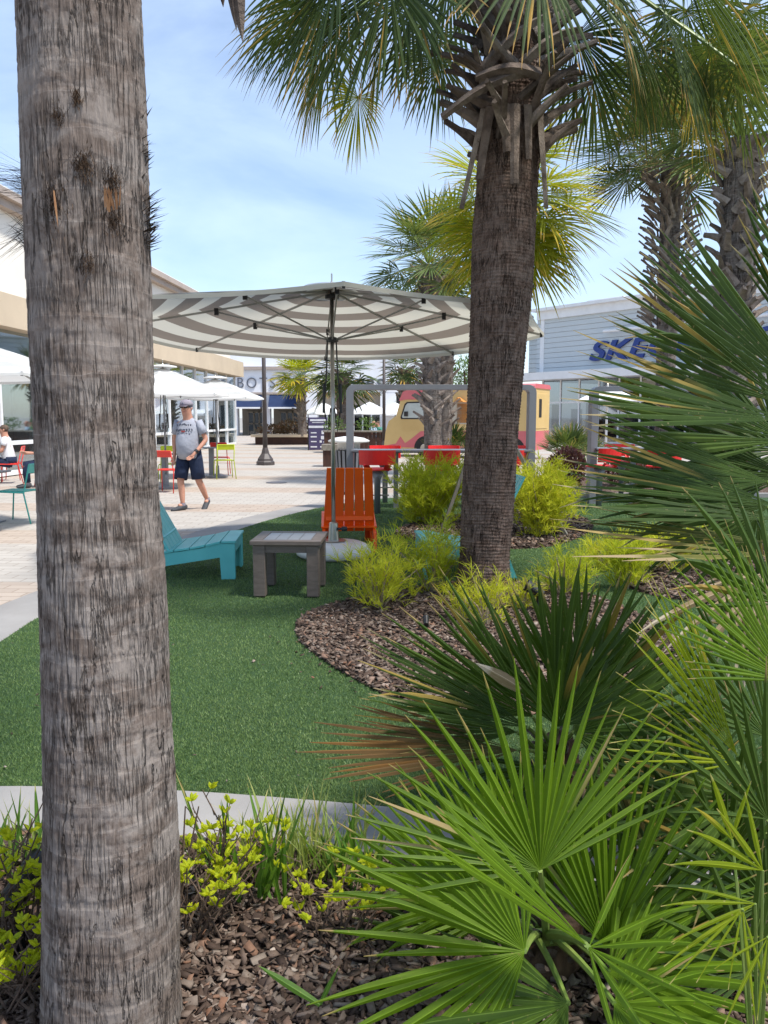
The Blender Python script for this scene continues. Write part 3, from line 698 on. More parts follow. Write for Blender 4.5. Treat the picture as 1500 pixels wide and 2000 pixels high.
# ------------------------------------------------------------ store with pale blue siding
c0 = V((9.7, 50, 0)); ds = V((.62, -.784, 0)).normalized()
bs = thing('store_building', 'pale blue lap siding store with big slanted blue letters and glass front on the right', 'building', c0, math.atan2(ds.y, ds.x))
LS = 34.0                       # local x along the front, +y behind the wall
def sz(py, D=50): return HC+(815-py)*D/F
MB().box(.28, LS, 0, .3, 4.2, 7.45).build('wall', 'siding', bs)
MB().box(-.02, .28, -.04, .3, 4.2, 7.45).build('corner_board', 'white', bs)
MB().box(-.3, 0.0, .0, 14, 4.2, 7.45).build('wing_wall', 'siding', bs)
MB().box(-3.6, -.35, 3.0, 14, 4.2, 7.0).build('wing_block', 'siding', bs)
mb = MB(); mb.box(-.25, LS, -.14, .3, 7.45, 7.95); mb.box(-.5, LS, -.42, 14, 7.95, 8.12); mb.box(-3.9, -.5, 2.6, 14, 7.0, 7.3); mb.build('eaves', 'white', bs)
mb = MB(); mb.box(-2.6, LS, -1.2, .28, 3.75, 4.2); mb.build('fascia', 'white', bs)
mb = MB(); mb.box(-.9, 1.6, 6, 12, 8.12, 9.0); mb.box(-1.1, 1.8, 5.8, 12.2, 9.0, 9.25); mb.build('roof_box', 'white', bs)
mb = MB()
for q in range(0, 25): x = .1+q*1.4; mb.box(x-.045, x+.045, .15, .27, 0, 3.75)
mb.box(0, LS, .16, .26, 2.35, 2.45); mb.box(0, LS, .16, .26, 0, .1); mb.build('window_frame', 'white', bs)
MB().box(0, LS, .2, .21, .1, 3.75).build('window_glass', 'glassdk', bs)
MB().box(0, LS, 6, 6.1, 0, 3.74).build('inner_wall', 'interior_dk', bs)
MB().box(0, LS, .3, 6, 3.70, 3.73).build('ceiling', 'interior_dk', bs)
mb = MB()
for x, w_, h in ((.5, .5, 2.3), (2.0, .6, 2.0), (3.1, .4, 2.6), (9, .8, 1.8)): mb.box(x, x+w_, .6, .9, .1, h)
mb.build('display_panel', 'displayblue', bs)
mb = MB()
for x in (4.4, 6.8, 8.3, 12, 15): mb.box(x, x+1.1, 1.0, 1.4, .8, 1.25); mb.box(x+.1, x+.9, 1.4, 1.5, 1.5, 1.9)
mb.build('display_shelf', 'coral', bs)
mb = MB()
for x in (5.4, 9.8, 13.4): mb.box(x, x+1.3, 1.9, 2.3, .6, 2.0)
mb.build('stock', 'interior', bs)
text_obj('SKECHERS', 1.46, 'signblue', bs, (3.75, -.10, 4.80), (R(90), 0, 0), .07, .30, .045, 1.45, 'letters', 'LEFT', 1.10)
mb = MB(); mb.tube([(4.9, -.35, 6.35), (17, -.35, 6.35)], .09, 10)
for x in (5.1, 8, 11, 14, 16.8): mb.bar((x, -.35, 6.35), (x, 0, 6.35), .05, .05)
mb.build('sign_lamp', 'white', bs)

# ------------------------------------------------------------ umbrellas
def umbrella(name, label, loc, Rr, z_rim, z_top, mat, rot0=0, tilt=0, polemat='chrome', pr=.021, group=None, ribs=8, base=True, vent=True, sag=.04, cat='parasol', detail=True):
    t = thing(name, label, cat, loc, 0, group); hub = V((0, 0, z_top)); mb = MB(); nr = 12 if detail else 5; ns = 6 if detail else 2
    Mt = Matrix.Rotation(-tilt, 4, 'X')
    def pt(a, r, drop=True):
        h = z_top-z_rim; x, y = math.sin(a)*r*Rr, math.cos(a)*r*Rr
        z = -h*(r**1.12); q = Mt @ V((x, y, z)); return hub+q
    angs = [rot0+2*math.pi*i/ribs for i in range(ribs+1)]
    for i in range(ribs):
        for j in range(nr):
            for s_ in range(ns):
                q = []; uvs = []
                for (jj, ss) in ((j, s_), (j+1, s_), (j+1, s_+1), (j, s_+1)):
                    r = jj/nr; f = ss/ns; p = pt(angs[i], r)*(1-f)+pt(angs[i+1], r)*f
                    p = p-V((0, 0, sag*4*f*(1-f)*r*(.3+.7*r)))*(1 if jj < nr else .6); q.append(p); uvs.append((0, r))
                mb.add(q, [(0, 1, 2, 3)], uvs)
        # valance
        a, b = pt(angs[i], 1), pt(angs[i+1], 1)
        for s_ in range(ns):
            f0, f1 = s_/ns, (s_+1)/ns
            q = [a*(1-f)+b*f-V((0, 0, sag*4*f*(1-f)*.6)) for f in (f0, f1)]
            mb.add([q[0], q[1], q[1]-V((0, 0, .035)), q[0]-V((0, 0, .035))], [(0, 1, 2, 3)], [(0, .99)]*4)
    cano = mb.build('canopy', mat, t)
    if detail:
        mb = MB(); mb.lathe([(.30, .005), (.29, .03), (.15, .055), (.001, .065)], 16, hub); mb.build('canopy_vent', 'plastic', cano, True)
    rb = MB()
    for i in range(ribs):
        rb.bar(pt(angs[i], .03)-V((0, 0, .02)), pt(angs[i], .99)-V((0, 0, .022)), .014, .02)
        if detail:
            o_ = MB(); e = pt(angs[i], .52)-V((0, 0, .05)); s0 = V((math.sin(angs[i])*.05, math.cos(angs[i])*.05, z_top-.50))
            o_.tube([s0, e], .0085, 8); o_.build('strut', 'ribgray', t)
            c = MB(); c.box(-.02, .02, -.02, .02, -.035, .035, Matrix.Translation(e)); c.build('clip', 'black', t); c = MB(); c.box(-.012, .012, -.012, .012, -.02, .03, Matrix.Translation(pt(angs[i], .985)-V((0, 0, .03)))); c.build('rib_tip', 'black', t)
    rb.build('rib', 'ribgray', t)
    MB().tube([(0, 0, .03), (0, 0, z_top+.02)], pr, 14).build('pole', polemat, t, True)
    if detail:
        h = MB(); h.lathe([(.03, z_top-.53), (.065, z_top-.52), (.065, z_top-.485), (.03, z_top-.47)], 16); h.build('runner', 'black', t); h = MB(); h.lathe([(.03, z_top-.10), (.07, z_top-.09), (.07, z_top-.05), (.03, z_top-.04)], 16); h.build('crown_hub', 'black', t)
        c = MB()
        for sx_ in (-1, 1):
            c.tube([(sx_*.045, -.05, z_top-.52), (sx_*.055, -.06, z_top-.8), (sx_*.085, -.04, z_top-1.2), (sx_*.05, -.035, z_top-1.45), (sx_*.02, -.03, z_top-1.2)], .008, 6)
            c.tube([(sx_*.085, -.045, z_top-.95), (sx_*.09, -.045, z_top-1.25)], .014, 6)
        c.build('cord', 'black', t)
    MB().lathe([(.02, z_top+.02), (.03, z_top+.06), (.008, z_top+.09), (.008, z_top+.16), (.001, z_top+.17)], 10).build('finial', 'chrome', t)
    if base:
        b = MB(); b.lathe([(.35, 0.0), (.395, .03), (.40, .07), (.38, .115), (.30, .15), (.12, .165), (.05, .168)], 32); bo = b.build('base', 'plastic', t, True)
        MB().lathe([(.13, .1675), (.14, .172), (.13, .178), (.06, .18), (.045, .36), (.03, .37)], 20).build('pole_socket', 'chrome', bo)
        k = MB(); k.tube([(-.29, -.16, .12), (-.35, -.19, .175)], [.035, .03], 10); k.tube([(.03, -.02, .30), (.10, -.03, .30)], .012, 8); k.lathe([(.028, .278), (.034, .30), (.028, .322)], 10, V((.115, -.03, 0))); k.build('plug', 'black', bo)
    else:
        MB().lathe([(.26, 0.0), (.26, .05), (.05, .07), (.04, .3)], 20).build('base', 'steel', t)
    return t
pb = G(652, 1092)
umbrella('striped_parasol', 'large taupe and cream striped parasol over the lawn, tilted slightly, with silver pole', (pb.x, pb.y, .03), 2.24, 2.365, 2.765, 'stripe', R(-6), R(2.95))
gw = 'white cafe parasols along the left store'
umbrella('cafe_parasol', 'white cafe parasol cut by the left photo edge beside the cream store', (-5.35, 10.4, 0), 1.42, 2.03, 2.5, 'wstripe', R(10), 0, 'steel', .02, gw, 6, False)
p = P(323, 880, 16.8); umbrella('cafe_parasol', 'white cafe parasol just behind the walking man, its pole beside the coral chair', (p.x, 16.8, 0), 1.42, 1.98, 2.53, 'wstripe', R(0), 0, 'steel', .02, gw, 6, False)
p = P(424, 880, 19.9); umbrella('cafe_parasol', 'white cafe parasol above the lime chair at the far end of the left store', (p.x, 19.9, 0), 1.2, 1.98, 2.45, 'wstripe', R(12), 0, 'steel', .02, gw, 6, False)
gf = 'small white parasols in front of the far white stores'
for (px, D, lb) in ((632, 46, 'small white parasol right above the purple sign'), (722, 44, 'small white parasol above the seated people'), (772, 46, 'small white parasol behind the dark lamp post and the van nose')):
    p = P(px, 815, D); umbrella('far_parasol', lb, (p.x, D, 0), 1.25, 1.7, 2.35, 'white', R(20), 0, 'steel', .03, gf, 6, False, detail=False)
p = P(1185, 815, 24); umbrella('cafe_parasol', 'white parasol behind the right gray frame in front of the blue sided store', (p.x, 24, 0), 1.0, 2.02, 2.42, 'white', R(10), 0, 'white', .035, None, 6, False, detail=False)

# ------------------------------------------------------------ lounge chairs, table
def low_chair(mat, label, loc, rz, group, w=.34):      # faces +x; x: 0 at the front, back goes to -x
    t = thing('garden_chair', label, 'chair', loc, rz, group)
    for s_ in (-1, 1):
        y0, y1 = (w-.035, w) if s_ > 0 else (-w, -w+.035)
        m = MB(); top = [(-.86, .175), (-.62, .24), (-.46, .262), (-.30, .285), (-.16, .325), (0, .33)]
        m.prism([(0, 0.0), (0, .33), (-.16, .325), (-.30, .285), (-.46, .262), (-.62, .24), (-.78, .2), (-.82, .1), (-.86, 0.0), (-.76, 0.0), (-.70, .12), (-.13, .205), (-.12, .0)], y0, y1, 'xz')
        m.build('side_panel', mat, t, False, .003)
        m = MB(); m.prism([(0.002, 0.0), (.012, .0), (.012, .325), (.002, .325)], y0-.001 if s_ > 0 else y0-.05, y1+.05*0 if s_ > 0 else y1, 'xz')
        lg = MB(); lg.box(-.022, .0, (y0-.06 if s_ > 0 else y1), (y0 if s_ > 0 else y1+.06), 0, .30); lg.build('leg', mat, t, False, .002)
    m = MB(); m.box(-.024, -.002, -w+.036, w-.036, .235, .325); m.build('front_rail', mat, t, False, .002)
    s = MB(); xs = [0.015, -.125, -.265, -.405, -.545, -.66]; hz = [.334, .331, .300, .276, .258, .238]
    for i in range(5):
        a = V((xs[i], 0, hz[i]+.012)); b = V((xs[i+1]+.008, 0, hz[i+1]+.012)); s.bar(a, b, 2*w+.02, .02)
    s.build('seat', mat, t, False, .002)
    n = 5; sw = (2*w-.01)/n
    for i in range(n):
        y = -w+.005+sw*(i+.5); b = MB(); bw0, bw1 = sw-.012, (sw-.012)*.86
        p0, p1 = V((-.56, y, .20)), V((-.93, y*.84, .93)); d = (p1-p0).normalized(); nrm = V((d.z, 0, -d.x)); vs = []
        for p_, ww in ((p0, bw0), (p1, bw1)):
            for (sg, tg) in ((-1, -1), (1, -1), (1, 1), (-1, 1)): vs.append(p_+V((0, 1, 0))*ww/2*sg+nrm*.010*tg)
        b.add(vs, [(0, 1, 2, 3), (7, 6, 5, 4), (0, 4, 5, 1), (1, 5, 6, 2), (2, 6, 7, 3), (3, 7, 4, 0)]); sl = b.build('back_slat', mat, t, False, .002); q = MB(); q.tube([p0+d*.10-nrm*.012, p0+d*.10-nrm*.0085], .005, 8); q.build('screw', 'chrome', sl)
    m = MB()
    m.bar((-.655, -w+.04, .36), (-.655, w-.04, .36), .022, .07, V((.45, 0, 1)));  m.build('back_rail', mat, t, False, .002)
    return t
pn = G(453, 1132, .03)
low_chair('teal', 'teal slatted low chair seen from the side, right of the big gray trunk', (pn.x, pn.y+.36, .03), R(4), 'slatted low chairs on the lawn')
po = G(722, 1083, .03)
low_chair('orange', 'bright orange slatted low chair seen from behind the parasol pole', (po.x-.28, po.y+.98, .03), R(94), 'slatted low chairs on the lawn', .30)
pt_ = G(822, 1128, .03)
low_chair('teal', 'teal slatted low chair half hidden by yellow shrubs behind the brown palm', (pt_.x, pt_.y+.25, .03), R(184), 'slatted low chairs on the lawn')
tt = G(495, 1168, .028); t = thing('side_table', 'square brown side table with four thick legs on the lawn', 'table', (tt.x, tt.y, .028))
tt2 = t
for (x, y) in ((0, 0), (.44, 0), (0, .44), (.44, .44)):
    MB().box(x, x+.10, y, y+.10, .012, .44).build('leg', 'tabwood', t, False, .006); MB().box(x+.02, x+.08, y+.02, y+.08, 0, .012).build('foot', 'black', t)
mb = MB(); mb.box(.10, .44, .012, .035, .375, .44); mb.box(.10, .44, .505, .528, .375, .44); mb.box(.012, .035, .1, .44, .375, .44); mb.box(.505, .528, .1, .44, .375, .44); mb.build('apron', 'tabwood', t)
tp = MB(); tp.box(-.02, .56, -.02, .07, .441, .475); tp.box(-.02, .56, .47, .56, .441, .475); tp.box(-.02, .07, .072, .468, .441, .475); tp.box(.47, .56, .072, .468, .441, .475); tp.build('top_frame', 'tabwood', t, False, .003)
tp = MB()
for i in range(4): tp.box(.073+i*.0994, .073+i*.0994+.096, .073, .467, .443, .473)
tp.build('table_top', 'tabtop', t, False, .0015)
t.rotation_euler = (0, 0, R(-2))

# ------------------------------------------------------------ cafe chairs and tables
def cafe_chair(mat, label, loc, rz, group):     # faces -y
    t = thing('cafe_chair', label, 'chair', loc, rz, group)
    for sx_ in (-1, 1):
        m = MB(); m.tube([(sx_*.20, -.19, .45), (sx_*.215, -.20, .43), (sx_*.235, -.25, 0)], .011, 8); m.build('leg', mat, t, True)
        m = MB(); m.tube([(sx_*.235, .30, 0), (sx_*.21, .20, .43), (sx_*.205, .21, .47), (sx_*.205, .30, .84)], .011, 8); m.build('leg', mat, t, True)
    s = MB(); s.box(-.20, .20, -.21, .20, .445, .455)
    for i in range(7): y = -.20+i*.06; s.box(-.19, .19, y, y+.045, .456, .466)
    s.tube([(-.205, -.2, .45), (-.205, .2, .44)], .012, 8); s.tube([(.205, -.2, .45), (.205, .2, .44)], .012, 8)
    s.build('seat', mat, t)
    b = MB(); b.bar((-.2, .282, .775), (.2, .282, .775), .012, .12, V((0, .22, 1))); b.tube([(-.205, .30, .84), (.205, .30, .84)], .011, 8); b.build('backrest', mat, t)
    return t
def cafe_table(label, loc, group=None):
    t = thing('cafe_table', label, 'table', loc, 0, group)
    MB().box(-.33, .33, -.33, .33, .715, .74).build('table_top', 'steel', t, False, .004)
    MB().box(-.06, .06, -.06, .06, .02, .715).build('pedestal', 'steel', t, False, .004); MB().box(-.25, .25, -.25, .25, 0, .02).build('base', 'steel', t)
    return t
gc = 'coloured metal cafe chairs on the plaza'
def gp(px, D): p = P(px, 815, D); return (p.x, D, 0)
cafe_chair('tealm', 'teal metal cafe chair seen from the side beside the left edge', gp(28, 11.4), R(-96), gc)
cafe_chair('coral', 'coral red metal cafe chair just left of the walking man', gp(324, 16.0), R(172), gc)
cafe_chair('lime', 'lime metal cafe chair mostly hidden behind the man and the coral chair', gp(328, 18.0), R(10), gc)
cafe_table('gray cafe table behind the coral chair under the parasol', gp(319, 17.0), 'gray cafe tables')
cafe_chair('lime', 'bright lime metal cafe chair right of the walking man', gp(436, 19.6), R(200), gc)
cafe_chair('coral', 'coral red metal cafe chair behind the bright lime one', gp(428, 21.0), R(185), gc)
cafe_table('gray cafe table next to the bright lime chair', gp(411, 20.5), 'gray cafe tables')
cafe_chair('coral', 'coral red metal cafe chair by the glass at the left photo edge', (-9.05, 18.9, 0), R(60), gc)
cafe_table('gray cafe table by the shop glass at the left photo edge', (-9.1, 18.0, 0), 'gray cafe tables')
cafe_table('gray cafe table under the parasol at the left photo edge', (-5.75, 11.2, 0), 'gray cafe tables')

# ------------------------------------------------------------ steel hoops with bar tables
def hoop(label, loc, rz, W, H, group):
    t = thing('steel_frame', label, 'frame', loc, rz, group)
    r = .13; th = .115; dp = .24; out_ = []; inn = []
    def path(off):
        q = [(off, 0)]
        k_ = .72
        for a in range(0, 91, 15): q.append((max(off, .0)+(r-off*.6)*(1-math.cos(R(a))), H-r-off*k_*.2+(r-off*k_*.8)*math.sin(R(a))))
        for a in range(0, 91, 15): q.append((W-off-(r-off*.6)*(1-math.sin(R(a))), H-r-off*k_*.2+(r-off*k_*.8)*math.cos(R(a))))
        q.append((W-off, 0)); return q
    a, b = path(0), path(th); n = len(a); m = MB(); vs = []
    for i in range(n): vs += [V((a[i][0], 0, a[i][1])), V((b[i][0], 0, b[i][1])), V((b[i][0], dp, b[i][1])), V((a[i][0], dp, a[i][1]))]
    fs = []
    for i in range(n-1):
        for j in range(4): p_, q_ = i*4+j, i*4+(j+1) % 4; fs.append((p_, p_+4, q_+4, q_))
    fs += [(0, 1, 2, 3), ((n-1)*4+3, (n-1)*4+2, (n-1)*4+1, (n-1)*4)]
    m.add(vs, fs); m.build('hoop', 'steel', t, False, .004)
    return t
def bar_table(label, loc, rz, W, group):
    t = thing('bar_table', label, 'table', loc, rz, group)
    MB().box(0, W, -.24, .24, .955, .985).build('table_top', 'steel', t, False, .004)
    MB().box(.02, W-.02, -.22, .22, .935, .9545).build('table_frame', 'steel_dk', t)
    for x in (W*.25, W*.75): MB().box(x-.04, x+.04, -.04, .04, 0, .935).build('leg', 'steel', t, False, .003)
    return t
def stool(label, loc, rz, group):              # faces +y (back towards -y)
    t = thing('bar_stool', label, 'stool', loc, rz, group); n = 10
    m = MB(); vs = []; fs = []
    for i in range(n+1):
        a = R(-62+124*i/n); x = math.sin(a)*.31; y = -.06-math.cos(a)*.25
        for z in (.79, 1.01):
            e = .0 if z < .9 else .02
            vs += [V((x*(1+e), y-e, z)), V((x*(1+e)*.955, (y-e)*.955, z))]
    for i in range(n):
        q = i*4
        for (j, l) in ((0, 2), (2, 3), (3, 1), (1, 0)): fs.append((q+j, q+l, q+4+l, q+4+j))
    fs += [(0, 1, 3, 2), (n*4+2, n*4+3, n*4+1, n*4)]
    m.add(vs, fs); m.build('backrest', 'red', t)
    m = MB()
    for sx_ in (-.17, .17): m.bar((sx_, -.27, .80), (sx_*.8, -.17, .71), .09, .014, V((0, 1, 0)))
    m.build('bracket', 'red', t)
    MB().lathe([(.19, .695), (.225, .70), (.225, .72), (.2, .73), (.001, .725)], 20).build('seat', 'red', t)
    m = MB(); m.lathe([(.045, .0), (.05, .55), (.11, .69)], 14); m.build('pedestal', 'steel', t, True)
    m = MB(); m.box(-.16, .16, -.16, .16, 0, .018); m.build('base', 'steel', t)
    m = MB(); m.bar((-.18, .12, .30), (.18, .12, .30), .03, .02); m.bar((0, 0, .30), (0, .12, .30), .03, .02); m.build('footrest', 'chrome', t)
    return t
gh, gt_, gs = 'gray steel frames over the bar tables', 'gray bar tables', 'red swivel bar stools'
l0 = P(677, 900, 12.9); l1 = P(1043, 900, 12.9); W1 = l1.x-l0.x
hoop('gray rounded steel frame spanning behind the brown palm', (l0.x, 12.8, 0), 0, W1, 2.02, gh)
bar_table('bar table under the gray frame behind the orange chair', (l0.x+.08, 12.93, 0), 0, W1-.16, gt_)
for px, D, rz, lb in ((737, 12.15, 0, 'red bar stool nearest the parasol pole'), (860, 12.15, 3, 'red bar stool just left of the brown palm trunk'), (985, 12.15, -4, 'red bar stool mostly hidden behind the brown palm trunk'),
                      (752, 13.75, 180, 'red bar stool on the far side of the table, left seat'), (868, 13.75, 180, 'red bar stool on the far side of the table, middle seat'), (1002, 13.75, 180, 'red bar stool on the far side of the table, by the right post')):
    p = P(px, 900, D); stool(lb, (p.x, D, .0), R(rz), gs)
l0 = P(1150, 900, 13.6)
hoop('gray rounded steel frame on the right behind the fan palm leaves', (l0.x, 13.5, 0), 0, 2.9, 2.02, gh)
bar_table('bar table under the right gray frame', (l0.x+.08, 13.63, 0), 0, 2.74, gt_)
for px, D, rz, lb in ((1172, 12.9, 35, 'red bar stool left of the post of the right gray frame'), (1290, 12.9, 0, 'red bar stool in front of the right bar table'), (1215, 14.4, 180, 'red bar stool behind the right bar table')):
    p = P(px, 900, D); stool(lb, (p.x, D, .0), R(rz), gs)

# ------------------------------------------------------------ lamp posts, bin, planters, sign
def lamp(label, loc, H, head=True, s=1.0):
    t = thing('street_lamp', label, 'street lamp', loc, 0, 'dark lamp posts on the plaza')
    MB().lathe([(.29*s, 0), (.29*s, .10), (.25*s, .14), (.24*s, .2), (.13*s, .36), (.095*s, .50), (.08*s, .55)], 8).build('base', 'lampmetal', t)
    MB().tube([(0, 0, .5), (0, 0, H)], [.075*s, .055*s], 12).build('pole', 'lampmetal', t, True)
    MB().lathe([(.06, H), (.16, H+.08), (.20, H+.35), (.22, H+.4), (.12, H+.55), (.02, H+.62)], 12).build('lantern', 'lampmetal', t)
    MB().lathe([(.17, H+.10), (.185, H+.34)], 12).build('lens', 'white', t)
    return t
lamp('dark lamp post rising in front of the far store, left of the parasol pole', gp(517, 25.2), 4.6)
lamp('dark lamp post behind the gray frame next to the van', gp(750, 33.0), 4.3)
lamp('short dark lamp post beside the small far palm', gp(597, 52.0), 3.1, s=.8)
t = thing('litter_bin', 'gray slatted litter bin with white domed lid by the gray frame post', 'bin', gp(681, 15.6), 0)
m = MB()
for i in range(20): a = 2*math.pi*i/20; m.bar((math.cos(a)*.24, math.sin(a)*.24, .06), (math.cos(a)*.30, math.sin(a)*.30, .86), .055, .012, V((math.cos(a), math.sin(a), 0)))
m.build('slat', 'steel', t); MB().lathe([(.21, .04), (.25, .86)], 18).build('liner', 'dark', t)
MB().lathe([(.22, .87), (.22, 1.0), (.40, 1.02), (.41, 1.05), (.3, 1.10), (.1, 1.13), (.001, 1.13)], 24).build('lid', 'plastic', t, True)
t = thing('wooden_planter', 'dark brown slatted wooden box beside the litter bin', 'planter', gp(648, 24.5), 0); m = MB(); m.box(-.26, .75, -.3, .3, 0, .5); m.build('box', 'wood_dk', t)
m = MB(); m.box(-.30, .80, -.34, .34, .5, .68); m.build('rim', 'wood_st', t)
t = thing('planter_wall', 'long low dark wooden planter wall in front of the seated people', 'planter', gp(700, 34), 0)
m = MB()
for i in range(17): m.box(-1.45+i*.17, -1.45+i*.17+.16, -.3, .0, 0, .88)
m.build('boards', 'wood_dk', t); MB().box(-1.5, 1.5, -.36, .6, .88, .94).build('cap', 'wood_st', t)
t = thing('round_planter', 'low brown planter bench with reddish shrubs in front of the navy awnings', 'planter', gp(572, 44), 0)
m = MB(); m.box(-2.1, 2.6, 0, 3, 0, .42); m.build('base', 'wood_dk', t); MB().box(-2.3, 2.8, -.25, 3.2, .42, .56).build('bench_top', 'tan', t)
def leaf_cloud(mb, c, rad, n, size, asp=.45):
    for _ in range(n):
        while True:
            q = V((random.uniform(-1, 1), random.uniform(-1, 1), random.uniform(-1, 1)))
            if q.length < 1 and random.random() < .25+q.length**2: break
        p = V(c)+V((q.x*rad[0], q.y*rad[1], q.z*rad[2]))*random.uniform(.85, 1.08)
        d = (q+V((random.uniform(-1, 1), random.uniform(-1, 1), random.uniform(-.3, 1.2)))).normalized()
        strip(mb, p, d, size*random.uniform(.6, 1.3), size*asp, .3, 2, V((random.uniform(-1, 1), random.uniform(-1, 1), 1)))
for i, (px, D, hw, h, mt, lb) in enumerate(((530, 45, 1.0, .55, 'hedge', 'low reddish green shrub at the left end of the brown planter'), (572, 45.2, 1.3, .8, 'hedge', 'taller reddish shrub below the small palm in the brown planter'), (612, 45.2, 1.1, .7, 'hedge', 'green and red shrub behind the purple sign'))):
    p = gp(px, D); t = thing('shrub', lb, 'shrub', (p[0], p[1], .5), 0, 'shrubs in the far planter'); m = MB(); leaf_cloud(m, (0, .6, h*.45), (hw, .8, h*.6), 700, .16); m.build('foliage', mt, t)
    MB().tube([(0, .6, -.1), (.05, .6, h*.5)], .04, 6).build('stem', 'stem', t)
ps = gp(621, 36.5)
t = thing('menu_board', 'purple upright sign board with white print near the planter', 'sign', ps, 0)
MB().box(-.43, .43, -.03, .03, .02, 1.50).build('board', 'purp_sign', t, False, .01)
MB().box(-.44, .44, -.04, -.031, 1.02, 1.12).build('stripe', 'paper', t)
m = MB(); m.box(-.36, .36, -.038, -.031, 1.33, 1.42); m.box(-.26, .26, -.038, -.031, 1.25, 1.28)
for (x, z, w_, h) in ((-.2, .80, .26, .05), (.22, .82, .12, .16), (-.2, .62, .28, .06), (.22, .58, .18, .16), (-.2, .40, .26, .05), (.12, .40, .10, .1), (.28, .38, .08, .05), (-.2, .16, .3, .06), (.2, .16, .22, .06)):
    m.box(x-w_/2, x+w_/2, -.038, -.031, z-h/2, z+h/2)
m.build('print', 'paper', t); m = MB(); m.box(-.47, -.43, -.05, .05, 0, 1.62); m.box(.35, .39, -.05, .05, 1.5, 1.62); m.build('post', 'dark', t)
t = thing('manhole_cover', 'small dark drain cover set in the plaza pavers', 'drain cover', (G(540, 943).x, G(540, 943).y, .004)); MB().lathe([(.24, 0), (.24, .008), (.001, .008)], 20).build('cover', 'steel_dk', t)

# ------------------------------------------------------------ van
beta = R(28); rc = V((5.24, 28.0, 0)); nose_dir = V((-math.cos(beta), math.sin(beta), 0))
van = thing('food_van', 'old yellow and pink food van parked behind the palms', 'van', rc, math.atan2(nose_dir.y, nose_dir.x))
# local x forward to the nose, visible side is +y ... (left of travel)
VS = 1.0 if (Matrix.Rotation(math.atan2(nose_dir.y, nose_dir.x), 3, 'Z') @ V((0, 1, 0))).y < 0 else -1.0
def vb(x0, x1, z0, z1, mat, name, e=.0, par=None, ya=0.0, yb=1.9, bev=.0):
    m = MB(); lo, hi = sorted((VS*(-ya+e)*1.0, VS*(-yb-e))); m.box(x0, x1, lo, hi, z0, z1); return m.build(name, mat, par or van, False, bev)
vb(0, 3.75, 1.02, 2.52, 'vany', 'box_upper'); vb(0.002, 3.75, .34, 1.02, 'vanp', 'box_lower', .004)
m = MB(); lo, hi = sorted((VS*.03, VS*-1.93)); mid = (lo+hi)/2
m.prism([(lo, 2.52), (lo+.02, 2.60), (lo+.16, 2.68), (hi-.16, 2.68), (hi-.02, 2.60), (hi, 2.52)], -.03, 3.8, 'yz'); m.build('box_roof', 'vanp', van)
cabp = [(3.75, .34), (3.75, 2.40), (4.90, 2.42), (5.10, 2.34), (5.22, 2.10), (5.40, 1.52), (5.5, 1.46), (5.72, 1.32), (5.85, .95), (5.92, .36)]
lo, hi = sorted((VS*-.06, VS*-1.84)); m = MB(); m.prism(cabp[::-1], lo, hi, 'xz'); m.build('cab', 'vany', van, False, .05)
m = MB(); m.prism([(3.72, 2.20), (3.72, 2.50), (4.85, 2.53), (5.12, 2.44), (5.26, 2.16), (5.0, 2.20), (4.4, 2.20)][::-1], lo-.03, hi+.03, 'xz'); m.build('cab_roof', 'vanp', van, False, .03)
def side(poly, mat, name, d=.012, par=None, base=None):
    m = MB(); y = (VS*-.06 if base is None else VS*base); m.prism(poly, y+VS*.0, y+VS*d, 'xz'); return m.build(name, mat, par or van)
side([(4.1, 1.43), (5.22, 1.43), (5.25, 1.50), (5.08, 2.0), (4.98, 2.08), (4.1, 2.10)], 'dark', 'window_seal', .012)
MAT['vanglass'] = flat('van_window', (.52, .56, .52), .12, 0, .8)
side([(4.15, 1.48), (5.15, 1.48), (5.18, 1.53), (5.02, 1.96), (4.94, 2.03), (4.15, 2.04)], 'vanglass', 'window', .02)
side([(4.92, 1.54), (5.06, 1.54), (5.06, 1.72), (4.92, 1.72)], 'dark', 'mirror', .09)
m = MB()
for i in range(9): z = .98+i*.055; y = VS*-.06; m.box(3.9, 5.2, min(y, y+VS*.008), max(y, y+VS*.008), z, z+.012)
m.build('door_ribs', 'vany', van)
arch = [(4.15+.62*math.cos(R(a)), .36+.62*math.sin(R(a))) for a in range(0, 181, 15)]
side([(3.75, .36)]+[(3.75, .9), (4.0, 1.02), (4.4, .98), (4.75, .72), (5.05, .52), (5.25, .78), (5.45, .5), (5.9, .42), (5.91, .36)], 'vanp', 'lower_paint', .014)
for x in (.75, 4.2):
    side([(x+.46*math.cos(R(a)), .34+.46*math.sin(R(a))) for a in range(0, 181, 15)], 'black', 'wheel_arch', .02, base=(0.0 if x < 2 else -.06))
    yw = VS*(-.02); w0 = MB(); w0.tube([(x, yw-VS*.22, .33), (x, yw+VS*.03, .33)], .33, 24); wh = w0.build('wheel', 'tyre', van)
    MB().tube([(x, yw+VS*.02, .33), (x, yw+VS*.05, .33)], [.2, .15], 18).build('rim', 'hub', wh)
side([(2.25, 1.25), (3.25, 1.25), (3.25, 2.05), (2.25, 2.05)], 'hub', 'hatch', .02, base=0)
m = MB(); m.prism([(2.5, 2.05), (2.75, 2.22), (2.9, 2.05)], VS*.01, VS*.35, 'xz'); m.box(2.5, 2.9, min(0, VS*.02), max(0, VS*.02), 1.3, 2.0); m.build('hatch_menu', pm('orange_panel', (.6, .25, .06)), van)
m = MB(); MAT['decal'] = pm('van_decal', (.75, .6, .55), (.35, .03, .05), .5, 9, lo=.47, hi=.53)
